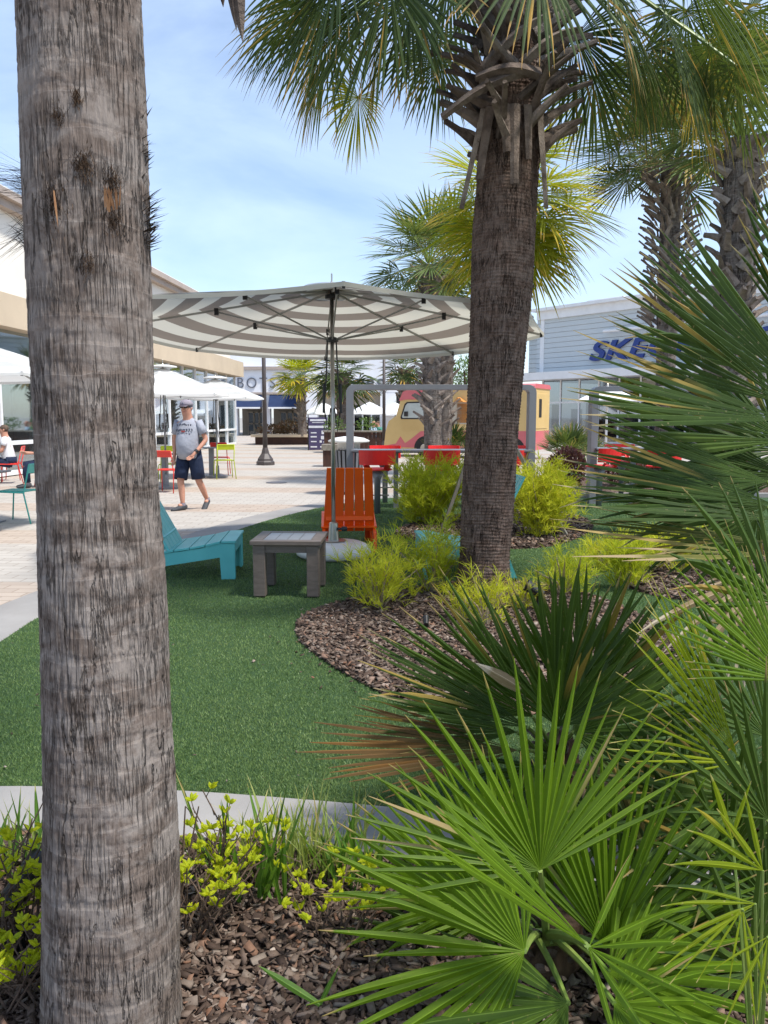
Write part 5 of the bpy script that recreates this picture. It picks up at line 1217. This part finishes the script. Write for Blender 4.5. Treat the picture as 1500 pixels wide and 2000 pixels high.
# plant D: lime leaves right
bD = V((1.15, 2.2, .02))
fansD = [
    (P(1440, 1475, 1.95), (-.60, -.05, .90), (.6, -.9, .3), .52, 'fanD', dict(n=16, spread=17, droop=.06, split=.5, st=8, short=.2)),
    (P(1440, 1490, 1.93), (-.95, -.1, .42), (.2, -.8, .6), .40, 'fanD', dict(n=9, spread=26, droop=.12, split=.3, wk=.6, st=8)),
    (P(1500, 1440, 2.05), (-.5, 0, 1), (.4, -.9, .1), .50, 'fanB', dict(n=18, spread=45, droop=.1, split=.4, st=8)),
    (P(1540, 1330, 1.9), (-.8, 0, .8), (.4, -.9, .3), .45, 'fanA', dict(n=22, spread=40, droop=.15, split=.4)),
    (P(1450, 1560, 2.0), (-.6, -.1, -.1), (.0, -.8, .8), .40, 'fanB', dict(n=16, spread=70, droop=.3, split=.33)),
    (P(1500, 1600, 1.8), (-.1, -.1, 1), (.2, -1, 0), .42, 'fanB', dict(n=18, spread=70, droop=.12, split=.33)),
    (P(1420, 1680, 2.0), (.1, -.1, 1), (.2, -1, 0), .42, 'fanB', dict(n=18, spread=80, droop=.12, split=.33)),
    (P(1330, 1560, 2.4), (-.2, 0, .9), (.2, -1, .1), .40, 'fanC', dict(n=18, spread=80, droop=.15, split=.33)),
    (P(1500, 1760, 1.9), (-.5, -.1, .6), (.2, -1, .2), .40, 'fanB', dict(n=16, spread=70, droop=.2, split=.33)),
    (P(1380, 1820, 2.1), (.0, -.1, .8), (.2, -1, .2), .40, 'fanC', dict(n=17, spread=80, droop=.25, split=.33)),
    (P(1470, 1900, 1.8), (-.3, -.1, .5), (.2, -1, .2), .38, 'fanB', dict(n=16, spread=85, droop=.3, split=.33)),
    (P(1260, 1650, 2.5), (.0, 0, .8), (0, -1, .2), .42, 'fanC', dict(n=18, spread=85, droop=.2, split=.33))]
fanpalm('lime and green fan palm at the right edge beside the bright one', bD, fansD, 34, [(V((1.15, 2.25, 0)), P(1440, 1560, 2.2), .06)])
# yellow fingered leaves bottom right
bE = V((.78, 1.5, .02)); random.seed(35)
tE = thing('lady_palm', 'yellow green fingered leaves hanging at the bottom right corner', 'plant', bE)
for (px, py, D, ax, L_, n, sp_) in ((1450, 1775, 1.42, (-.35, -.2, -.75), .19, 6, 42), (1475, 1765, 1.45, (-1, -.1, -.1), .24, 4, 22), (1490, 1700, 1.5, (-.6, -.2, .6), .25, 4, 30), (1430, 1640, 1.6, (-.3, -.2, .9), .22, 3, 26), (1500, 1830, 1.4, (.0, -.2, -.8), .18, 6, 60)):
    m = MB(); fan(m, P(px, py, D), ax, (0, -1, .3), L_, n, sp_, .35, .05, .3, 7, .35, .2, .1, .2, .35 if n > 4 else .6); fo = m.build('leaf', 'fanD', tE, off=bE)
    m = MB(); petiole(m, bE, P(px, py, D), .005, .003, .05, 5); m.build('stalk', 'petiole', tE, off=bE)
# far low fan palms
for (px, D, lb, seed, sc_) in ((880, 21, 'dark low fan palm between the palm pair and the brown trunk', 41, 1.0), (1108, 19, 'low fan palm behind the purple shrub, left of the right frame', 42, 1.0), (1145, 21, 'low fan palm partly behind the post of the right frame', 43, .8)):
    b = V(basep(px, D)); random.seed(seed); fl = []
    for i in range(22):
        a = i*2.4; el = R(75-i*3.2); d = V((math.cos(a)*math.cos(el), math.sin(a)*math.cos(el), math.sin(el)))
        fl.append((b+V((0, 0, .55*sc_))+d*.42*sc_, d, UP-d*d.z*.9+V((0, -.2, 0)), .46*sc_, 'sabal' if seed == 41 else 'sabal_b', dict(n=18, spread=95, droop=.2, st=4, split=.4)))
    fanpalm(lb, b, fl, seed)

# ------------------------------------------------------------ shrubs
def thread_shrub(label, base, w_, h, n, mat, seed, stems=8, ln=.2, wd=.006, name='shrub', group='yellow thread leaf shrubs', nf=9):
    random.seed(seed); base = V(base); t = thing(name, label, 'shrub', base, 0, group); m = MB(); s = MB()
    lobes = []
    for i in range(stems):
        a = i*2.4+random.uniform(-.4, .4); rr = w_*random.uniform(.10, .42); e = V((math.cos(a)*rr, math.sin(a)*rr, h*random.uniform(.45, .92)*(1-.35*(rr/w_)))); lobes.append(e)
        s.tube([(0, 0, -.02), e*.45+V((0, 0, .04)), e*.92], [.011, .007, .003], 5)
    for i in range(n):
        e = random.choice(lobes); f = random.uniform(.12, 1.0)**.7; sg = w_*.085*(1.35-f*.6)
        p = V((e.x*f, e.y*f, e.z*f))+V((random.gauss(0, sg), random.gauss(0, sg), random.gauss(0, sg*.8))); p.z = max(.02, p.z)
        d0 = V((p.x*1.2/w_, p.y*1.2/w_, .5+f*.5)).normalized()
        for j in range(nf):
            d = (d0+V((random.uniform(-.8, .8), random.uniform(-.8, .8), random.uniform(-.6, .6)))).normalized()
            strip(m, p+V((random.gauss(0, .008), random.gauss(0, .008), random.gauss(0, .008))), d, ln*random.uniform(.35, 1.1), wd, random.uniform(.5, 2.0), 4, V((random.uniform(-1, 1), random.uniform(-1, 1), .4)), base=.8)
    m.build('foliage', mat, t); s.build('stems', 'stem_pale', t); return t
thread_shrub('rounded green yellow shrub left of the brown trunk behind the low chairs', basep(833, 10.9, .03), 1.35, 1.0, 1100, 'thread_g', 51, 22, .17, .008)
thread_shrub('bright yellow rounded shrub right of the brown trunk', basep(1062, 9.7, .03), 1.15, 1.12, 1000, 'thread', 52, 20, .17, .008)
thread_shrub('loose yellow shrub beside the white parasol base', tuple(G(742, 1190, .03)), .86, .60, 230, 'thread', 53, 11, .15, .005, nf=8)
thread_shrub('yellow shrub in front of the half hidden teal chair', tuple(G(845, 1160, .03)), .92, .74, 260, 'thread_g', 54, 12, .15, .005, nf=8)
thread_shrub('small yellow shrub at the foot of the brown trunk, left side', tuple(G(905, 1215, .03)), .42, .36, 60, 'thread', 55, 6, .13, .005, nf=8)
thread_shrub('small yellow green shrub right in front of the brown trunk', tuple(G(950, 1225, .03)), .40, .48, 60, 'thread', 56, 6, .14, .005, nf=8)
thread_shrub('small yellow shrub right of the brown trunk near the black spotlight', tuple(G(1018, 1195, .03)), .36, .3, 55, 'thread', 57, 5, .13, .005, nf=8)
thread_shrub('loose yellow green shrub right of the brown trunk behind the dark fan', tuple(G(1100, 1165, .03)), .70, .42, 150, 'thread_g', 64, 8, .15, .005, nf=8)
thread_shrub('low yellow shrub farther right behind the dark fan tips', tuple(G(1180, 1110, .03)), .70, .40, 150, 'thread', 65, 8, .15, .005, nf=8)
thread_shrub('yellow shrub under the dead leaves of the right fan palm', tuple(G(1225, 1150, .03)), .75, .5, 190, 'thread_g', 58, 6, .17, .006)
thread_shrub('yellow shrub low behind the long yellowed leaf', tuple(G(1320, 1120, .03)), .7, .5, 170, 'thread', 59, 6, .17, .006)
for (px, D, w_, h, lb, sd_) in ((1108, 16.4, .8, .85, 'purple leaved shrub behind the bright yellow one', 61), (1235, 17, 1.3, .6, 'purple brown shrub under the right bar table', 62), (1420, 17, 1.6, .7, 'purple brown shrub at the right behind the fan leaves', 63)):
    random.seed(sd_); t = thing('shrub', lb, 'shrub', basep(px, D), 0, 'purple shrubs'); m = MB(); leaf_cloud(m, (0, 0, h*.5), (w_/2, w_/2, h*.5), 1700, .085, .6); m.build('foliage', 'purple', t)
    s = MB()
    for i in range(6): s.tube([(0, 0, 0), (random.uniform(-.3, .3)*w_, random.uniform(-.3, .3)*w_, h*.7)], .012, 5)
    s.build('stems', 'stem', t)
for (px, D, r_, h, lb, sd_) in ((905, 52, 2.2, 6.0, 'leafy green tree behind the van roof', 71),):
    random.seed(sd_); b = basep(px, D); t = thing('tree', lb, 'tree', b); m = MB()
    for i in range(9): leaf_cloud(m, (random.uniform(-1.4, 1.4), random.uniform(-1, 1), h-2+random.uniform(-1.3, 1)), (.9, .9, .7), 260, .2)
    m.build('crown', 'tree', t); MB().tube([(0, 0, 0), (.1, 0, 2), (0, 0, h-1.5)], [.16, .13, .06], 8).build('trunk', 'stem', t)
for (px, D, lb, sd_) in ((654, 34.5, 'small green plant above the dark planter wall, left', 72), (715, 34.5, 'green plant above the dark planter wall beside the seated people', 73)):
    random.seed(sd_); b = basep(px, D); t = thing('shrub', lb, 'shrub', (b[0], b[1]+.2, .8), 0, 'plants in the dark planter wall'); m = MB(); leaf_cloud(m, (0, 0, .35), (.5, .35, .35), 260, .13); m.build('foliage', 'tree', t)

# foreground shrubs with lime leaves
def sunny(label, base, stems, seed, hmax=.33, lean=(0, 0), group='lime leaved shrubs in the front bed'):
    random.seed(seed); base = V(base); t = thing('shrub', label, 'shrub', base, 0, group); s = MB(); m = MB()
    for i in range(stems):
        a = random.uniform(0, 6.28); h = hmax*random.uniform(.45, 1); e = V((math.cos(a)*.14+lean[0]*h, math.sin(a)*.10+lean[1]*h, h)); r0 = V((random.uniform(-.08, .08), random.uniform(-.05, .05), 0))
        mid = (r0+e)/2+V((random.uniform(-.02, .02), 0, .02)); s.tube([r0, mid, e], [.0035, .0028, .0018], 5)
        for b in range(4):
            f = random.uniform(.45, 1); q = r0+(e-r0)*f; e2 = q+V((random.uniform(-.05, .05), random.uniform(-.04, .04), random.uniform(.01, .06)))
            s.tube([q, e2], [.0016, .0012], 4)
            if random.random() < .62:
                for j in range(random.randint(5, 8)):
                    strip(m, e2, V((random.uniform(-1, 1), random.uniform(-1, 1), random.uniform(.1, 1.2))), random.uniform(.018, .034), .013, .3, 3, V((random.uniform(-.5, .5), -.7, .6)), fold=.4, base=.2, peak=.45)
    s.build('stems', 'stem', t); m.build('leaves', 'priv', t); return t
sunny('lime leaved shrub at the left edge around the black spotlight', P(30, 1900, 2.05)*V((1, 1, 0)) if False else (P(25, 1850, 2.05).x, 2.05, .03), 32, 81, .40)
sunny('lime leaved shrub low at the bottom left corner', (P(0, 1850, 1.8).x, 1.85, .03), 22, 82, .24)
sunny('lime leaved shrub immediately right of the big gray trunk', (P(385, 1800, 2.1).x, 2.12, .03), 20, 83, .33, (.18, 0))
sunny('twiggy lime shrub between the gray trunk and the strap leaves', (P(450, 1800, 2.25).x, 2.25, .03), 15, 84, .36, (.1, 0))
sunny('small lime shrub left of the bright fan palm', (P(655, 1850, 2.0).x, 2.1, .03), 14, 85, .22)
def straps(label, base, n, L_, mat, seed, sp=.08, wd=.014, droop=.6, group='strap leaved clumps behind the kerb'):
    random.seed(seed); base = V(base); m = MB()
    for i in range(n):
        a = random.uniform(0, 6.28); k_ = random.uniform(.1, .75)
        strip(m, V((random.uniform(-sp, sp), random.uniform(-sp*.6, sp*.6), 0)), (math.cos(a)*k_, math.sin(a)*k_, 1), L_*random.uniform(.55, 1.1), wd*random.uniform(.7, 1.2), droop*random.uniform(.3, 1.6), 7, V((math.cos(a), math.sin(a), .2)), fold=.3, base=.6, peak=.3, taper=2.2)
    o = m.build('strap_plant', mat); o.location = base; tag(o, label, 'plant', group); return o
straps('green strap leaves right of the twiggy shrub', (P(500, 1750, 2.35).x, 2.30, .02), 26, .36, 'liri', 91, .10, .019, .2)
straps('tall narrow green leaf clump just right of the gray trunk', (P(425, 1750, 2.35).x, 2.35, .02), 10, .40, 'liri', 92, .04, .014, .1)
straps('pale variegated strap leaves behind the twiggy shrub', (P(560, 1750, 2.45).x, 2.45, .02), 80, .27, 'liri_v', 93, .15, .009, .8)
straps('pale strap leaves left of the bright fan palm', (P(650, 1750, 2.45).x, 2.45, .02), 80, .26, 'liri_v', 94, .14, .009, .8)
straps('green strap leaves close to the bright fan palm', (P(680, 1750, 2.35).x, 2.35, .02), 20, .32, 'liri', 95, .1, .017, .25)
straps('green strap leaves at the left edge behind the spotlight', (P(20, 1750, 2.4).x, 2.45, .02), 26, .30, 'liri', 96, .14, .016, .25)
straps('pale strap leaves at the left edge', (P(60, 1750, 2.4).x, 2.5, .02), 40, .22, 'liri_v', 97, .12, .008, .9)
m = MB(); q = P(625, 1962, 1.72); strip(m, q, P(495, 1880, 1.75)-q, .17, .018, .0, 8, V((0, -1, .6)), fold=.4, base=.6, taper=2.5); strip(m, q, (.35, 0, .8), .11, .012, .2, 6, V((0, -1, .3)), fold=.3, base=.6)
b = V((q.x, q.y, .02)); m.build('seedling_blade', 'liri'); bpy.data.objects['seedling_blade'].location = (0, 0, 0); tag(bpy.data.objects['seedling_blade'], 'single broad green blade lying over the bark chips at the bottom', 'plant')
# twigs
m = MB()
for (a, b) in (((345, 1790, 2.1), (388, 1575, 2.1)), ((352, 1760, 2.15), (362, 1575, 2.15))): m.tube([P(*a), P(*b)], [.004, .002], 5)
o = m.build('bare_twigs', 'stem'); tag(o, 'two dark bare twigs right of the gray trunk before the kerb', 'twig')

# ------------------------------------------------------------ spotlights
def spot(label, loc, rz, s=1.0):
    t = thing('garden_spotlight', label, 'spotlight', loc, rz, 'black garden spotlights'); t.scale = (s, s, s)
    MB().tube([(0, 0, -.02), (0, 0, .16)], .012, 8).build('stake', 'black', t)
    m = MB(); m.tube([(-.03, 0, .15), (.05, 0, .20)], [.035, .04], 16); hd = m.build('housing', 'black', t)
    m = MB(); m.loft([V((.05, 0, .20)), V((.09, 0, .224))], [.042, .046], [.042, .046], 16, False); m.build('hood', 'black', hd)
    return t
spot('black garden spotlight left of the small yellow shrub by the parasol base', tuple(G(692, 1165, .03)), R(20))
spot('black garden spotlight right of the brown trunk', tuple(G(1050, 1200, .03)), R(170))
spot('short white capped path stake in the bark island', tuple(G(832, 1240, .03)), R(90), .5)
ss = spot('large black spotlight among the lime shrub at the left edge', (P(35, 1800, 2.0).x-.02, 2.05, .03), R(60), 1.0)

# ------------------------------------------------------------ people
def body_mesh(name, verts, edges, rad, mat, parent, sub=2):
    me = bpy.data.meshes.new(name); me.from_pydata(verts, edges, []); me.update()
    o = bpy.data.objects.new(name, me); C.objects.link(o); o.parent = parent; me.materials.append(MAT[mat])
    sk = o.modifiers.new('skin', 'SKIN')
    if not me.skin_vertices: bpy.context.view_layer.objects.active = o
    for i, r in enumerate(rad): me.skin_vertices[0].data[i].radius = (r, r) if not isinstance(r, tuple) else r
    me.skin_vertices[0].data[0].use_root = True; sk.use_smooth_shade = True
    sb = o.modifiers.new('sub', 'SUBSURF'); sb.levels = sub; sb.render_levels = sub
    return o
def person(label, loc, rz, J, shirt, shorts, sleeve=.55, group=None, hat=None, hairc=None, shoes='shoe', longpants=False, glasses=False, belly=.0, print_=False):
    t = thing('person', label, 'person', loc, rz, group)
    v = []; e = []; r = []
    def add(p, rr, par=None):
        v.append(tuple(p)); r.append(rr)
        if par is not None: e.append((par, len(v)-1))
        return len(v)-1
    pe = add(J['pelvis'], .13); sp = add(J['chest']*.5+V(J['pelvis'])*.5, .135, pe); ch = add(J['chest'], (.13, .10), sp); nk = add(J['neck'], .068, ch)
    hd = V(J['head']); h0 = add(hd-V((0, 0, .06)), (.082, .088), nk); h1 = add(hd+V((0, .005, .02)), (.094, .108), h0); h2 = add(hd+V((0, .01, .085)), (.065, .075), h1)
    for s_ in ('L', 'R'):
        a = add(J['sh'+s_], .05, ch); b = add(J['el'+s_], .043, a); c = add(J['wr'+s_], .029, b); hn = V(J['hand'+s_]); pm_ = add(hn, (.036, .018), c)
        dr = (hn-V(J['wr'+s_])).normalized(); sd_ = dr.cross(V((0, 1, 0))); sd_ = sd_.normalized() if sd_.length > .1 else V((1, 0, 0))
        for i, l_ in enumerate((.062, .075, .07, .055)):
            o_ = (i-1.5)*.017; f1 = add(hn+dr*.045+sd_*o_, .0095, pm_); f2 = add(hn+dr*(.045+l_*.5)+sd_*o_*1.1+V((0, -.012, 0)), .0085, f1); add(hn+dr*(.045+l_*.85)+sd_*o_+V((0, -.03, 0)), .007, f2)
        sg = -1 if s_ == 'L' else 1
        t1_ = add(hn+sd_*.03*sg+dr*.0+V((0, -.01, 0)), .011, pm_); add(hn+sd_*.045*sg+dr*.035+V((0, -.02, 0)), .009, t1_)
        k0 = add(J['hip'+s_], .088, pe); k1 = add(J['kn'+s_], .060, k0); kc = add(V(J['kn'+s_])*.65+V(J['an'+s_])*.35+V((0, .012, 0)), .058, k1); k2 = add(J['an'+s_], .036, kc); add(V(J['an'+s_])+V(J['foot'+s_])*.09, .034, k2)
    body_mesh('body', v, e, r, 'skin', t)
    f = MB(); f.loft([hd+V((0, -.085, .035)), hd+V((0, -.108, .0)), hd+V((0, -.085, -.012))], [.008, .015, .012], [.008, .014, .008], 8); 
    for sx_ in (-1, 1): f.loft([hd+V((sx_*.078, .01, -.02)), hd+V((sx_*.088, .02, .01)), hd+V((sx_*.078, .02, .035))], [.008, .012, .008], [.014, .018, .012], 8)
    f.build('face_features', 'skin', t, True)
    f = MB(); f.box(hd.x-.024, hd.x+.024, hd.y-.093, hd.y-.085, hd.z-.05, hd.z-.044); f.build('mouth', MAT['ink_red'], t)
    if glasses:
        g = MB(); g.box(hd.x-.062, hd.x-.008, hd.y-.098, hd.y-.086, hd.z+.012, hd.z+.042); g.box(hd.x+.008, hd.x+.062, hd.y-.098, hd.y-.086, hd.z+.012, hd.z+.042); g.box(hd.x-.075, hd.x+.075, hd.y-.09, hd.y-.082, hd.z+.032, hd.z+.04)
        for sx_ in (-1, 1): g.box(hd.x+sx_*.078-.003, hd.x+sx_*.078+.003, hd.y-.088, hd.y+.02, hd.z+.03, hd.z+.04)
        g.build('glasses', 'black', t)
    else:
        g = MB()
        for sx_ in (-.03, .03): g.loft([hd+V((sx_, -.088, .02)), hd+V((sx_, -.094, .02))], [.011, .008], [.007, .005], 8)
        g.build('eyes', 'ink', t)
    hr = MB(); hr.loft([hd+V((0, .02, -.03)), hd+V((0, .022, .03)), hd+V((0, .015, .08)), hd+V((0, .012, .115)), hd+V((0, .01, .128))], [.078, .092, .086, .05, .01], [.07, .094, .092, .055, .01], 16); hr.build('hair', MAT[hairc or 'stem_pale'], t, True)
    if hat:
        c = MB(); c.loft([hd+V((0, .008, .05)), hd+V((0, .008, .085)), hd+V((0, .01, .12)), hd+V((0, .01, .145)), hd+V((0, .01, .15))], [.102, .104, .09, .055, .01], [.118, .118, .10, .06, .01], 18)
        br = [(-.075, -.085), (-.06, -.15), (-.03, -.182), (0, -.19), (.03, -.182), (.06, -.15), (.075, -.085)]
        vs = [hd+V((x, y, .055-abs(x)*.15-(.0 if y > -.1 else .012))) for x, y in br]; vs += [p_+V((0, 0, .008)) for p_ in vs]; n = len(br)
        c.add(vs, [tuple(range(n-1, -1, -1)), tuple(range(n, 2*n))]+[(i, i+1, i+1+n, i+n) for i in range(n-1)]+[(n-1, 0, n, 2*n-1)]); co = c.build('cap', hat, t, True)
        l_ = MB(); l_.prism([(-.012, .075), (.012, .075), (0, .105)], -.118, -.104, 'xz'); l2 = l_.build('cap_badge', 'ink', co); l2.location = hd
    # shirt
    pl, cs, nkp = V(J['pelvis']), V(J['chest']), V(J['neck'])
    s = MB(); up_ = nkp-V((0, 0, .02))
    pts = [pl+V((0, -.01, -.06)), pl+V((0, -.02-belly*.5, .06)), pl*.5+cs*.5+V((0, -.015-belly, 0)), cs+V((0, -.01, -.02)), cs+V((0, 0, .075)), up_+V((0, 0, -.03)), up_+V((0, 0, .01))]
    s.loft(pts, [.18, .183, .18, .188, .19, .12, .074], [.145+belly*.4, .15+belly, .148+belly, .138, .112, .09, .078], 24, False)
    for s_ in ('L', 'R'):
        a, b = V(J['sh'+s_]), V(J['el'+s_]); inn = a*.62+cs*.38+V((0, 0, .03)); en = a+(b-a)*sleeve
        s.loft([inn, a+V((0, 0, .015)), a*.55+en*.45, en], [.06, .070, .070, .074], [.06, .070, .070, .074], 16, False)
    so = s.build('shirt', shirt, t, True); sm = so.modifiers.new('th', 'SOLIDIFY'); sm.thickness = .006
    if print_:
        pr = MB(); y = cs.y-.150-belly*.5
        for row, (z, w_, h, n) in enumerate(((.05, .26, .034, 8), (-.02, .30, .042, 8), (-.085, .22, .032, 7))):
            for i in range(n):
                yo = y-(.0, .012, .022)[row]; x = -w_/2+w_*(i+.5)/n; ar = (1-(2*x/w_)**2)*.018*(1 if row == 0 else -.3)
                for q_ in range(3): xa = x+random.uniform(-.009, .006); zb = cs.z+z+ar+random.uniform(-.01, .006); pr.bar((xa, yo+x*x*2.2, zb-h*.35), (xa+random.uniform(-.010, .014), yo+x*x*2.2, zb+h*.45), .008, .010, V((0, 1, 0)))
        pr.build('shirt_print', 'ink', so); pr = MB(); pr.box(-.03, .03, y-.024, y-.01, cs.z-.055, cs.z-.03); pr.build('shirt_emblem', 'ink_red', so)
    # shorts
    s = MB(); s.loft([pl+V((0, 0, .09)), pl+V((0, 0, 0)), pl+V((0, 0, -.10))], [.19, .205, .19], [.15, .15, .14], 20, False)
    for s_ in ('L', 'R'):
        a, b, an = V(J['hip'+s_]), V(J['kn'+s_]), V(J['an'+s_]); q = [a+V((0, 0, .07)), a+V((0, 0, -.04)), a*.5+b*.5, a*.07+b*.93]
        ra = [.10, .118, .112, .108]
        if longpants: q += [b*.5+an*.5, an+V((0, 0, .03))]; ra = [.10, .112, .095, .08, .07, .065]
        s.loft(q, ra, ra, 16, False)
    so = s.build('trousers' if longpants else 'shorts', shorts, t, True); sm = so.modifiers.new('th', 'SOLIDIFY'); sm.thickness = .008
    for s_ in ('L', 'R'):
        an = V(J['an'+s_]); fd = V(J['foot'+s_]); m = MB()
        pts = [an-fd*.07+V((0, 0, -.045)), an-fd*.03+V((0, 0, -.035)), an+fd*.05+V((0, 0, -.04)), an+fd*.14+V((0, 0, -.055)), an+fd*.20+V((0, 0, -.06)), an+fd*.225+V((0, 0, -.062))]
        m.loft(pts, [.028, .042, .045, .048, .040, .012], [.035, .05, .045, .032, .026, .012], 14, True, V((fd.y, -fd.x, .01))); m.build('shoe', shoes, t, True)
        m = MB(); m.loft([an+V((0, 0, -.01)), an+V((0, 0, .035))], [.042, .043], [.044, .045], 14, False); m.build('sock', 'cap', t, True)
    return t
Jm = dict(pelvis=V((0, 0, .93)), chest=V((0, .0, 1.32)), neck=V((0, .01, 1.50)), head=V((-.01, -.04, 1.635)),
          shL=V((-.19, 0, 1.40)), elL=V((-.27, .02, 1.13)), wrL=V((-.25, -.03, .90)), handL=V((-.245, -.06, .82)),
          shR=V((.19, 0, 1.40)), elR=V((.29, .03, 1.14)), wrR=V((.20, -.14, .96)), handR=V((.155, -.19, .90)),
          hipL=V((-.10, -.01, .86)), knL=V((-.11, -.12, .48)), anL=V((-.09, -.10, .085)), footL=V((-.45, -.85, -.05)).normalized(),
          hipR=V((.10, .01, .86)), knR=V((.13, .04, .48)), anR=V((.16, .27, .14)), footR=V((.08, -.85, -.45)).normalized())
pm1 = G(350, 996); random.seed(99)
tm = person('man in gray printed T-shirt, navy shorts and gray cap walking on the plaza', (pm1.x+.18, pm1.y+.05, 0), R(-14), Jm, 'gray_shirt', 'shorts', .62, None, 'cap', 'cap', 'shoe', False, True, .045, True)
m = MB(); wr = Jm['wrR']; m.loft([wr+V((.01, .015, .012)), wr+V((-.012, -.012, -.012))], [.036, .036], [.036, .036], 14, False); m.build('watch', 'black', tm)
Js = dict(pelvis=V((0, 0, .52)), chest=V((0, -.06, .90)), neck=V((0, -.07, 1.08)), head=V((0, -.10, 1.21)),
          shL=V((-.18, -.05, .98)), elL=V((-.24, -.12, .74)), wrL=V((-.14, -.32, .74)), handL=V((-.12, -.40, .75)),
          shR=V((.18, -.05, .98)), elR=V((.24, -.12, .74)), wrR=V((.14, -.32, .74)), handR=V((.12, -.40, .75)),
          hipL=V((-.10, -.02, .50)), knL=V((-.12, -.44, .50)), anL=V((-.12, -.40, .09)), footL=V((0, -1, 0)),
          hipR=V((.10, -.02, .50)), knR=V((.12, -.44, .50)), anR=V((.12, -.42, .09)), footR=V((0, -1, 0)))
MAT['blue_shirt'] = pm('light_blue_shirt', (.35, .46, .58)); MAT['green_top'] = pm('green_top', (.05, .22, .16)); MAT['white_shirt'] = pm('white_shirt', (.72, .72, .74)); MAT['gray_jacket'] = pm('dark_gray_jacket', (.10, .105, .115))
gs2 = 'people seated at the far cafe'
def bench(label, loc, rz):
    cafe_chair('tealm' if False else 'lime', label, loc, rz, 'chairs under seated people')
for (px, D, rz, sh, lb, hc) in ((727, 36.5, 60, 'blue_shirt', 'bald person in light blue shirt seated behind the dark planter wall', 'skin'), (741, 37.2, -50, 'green_top', 'person in green top seated right of the light blue shirt', 'stem')):
    p = basep(px, D, 0); person(lb, p, R(rz), Js, sh, 'shorts', .5, gs2, None, hc, longpants=True)
p = basep(14, 17.4, 0); person('person in white shirt seated by the shop glass at the left edge', (-8.55, 18.15, 0), R(-75), Js, 'white_shirt', 'shorts', .5, gs2, None, 'stem', longpants=True)
person('person in dark gray jacket seated behind the big gray trunk', (P(92, 900, 17.2).x, 17.2, 0), R(-60), Js, 'gray_jacket', 'shorts', .95, gs2, None, 'stem', longpants=True)
cafe_chair('coral', 'coral chair under the person in the white shirt', (-8.55, 18.15, 0), R(-75), gc)
cafe_chair('coral', 'coral chair under the person in the gray jacket', (P(92, 900, 17.2).x, 17.2, 0), R(-60), gc)
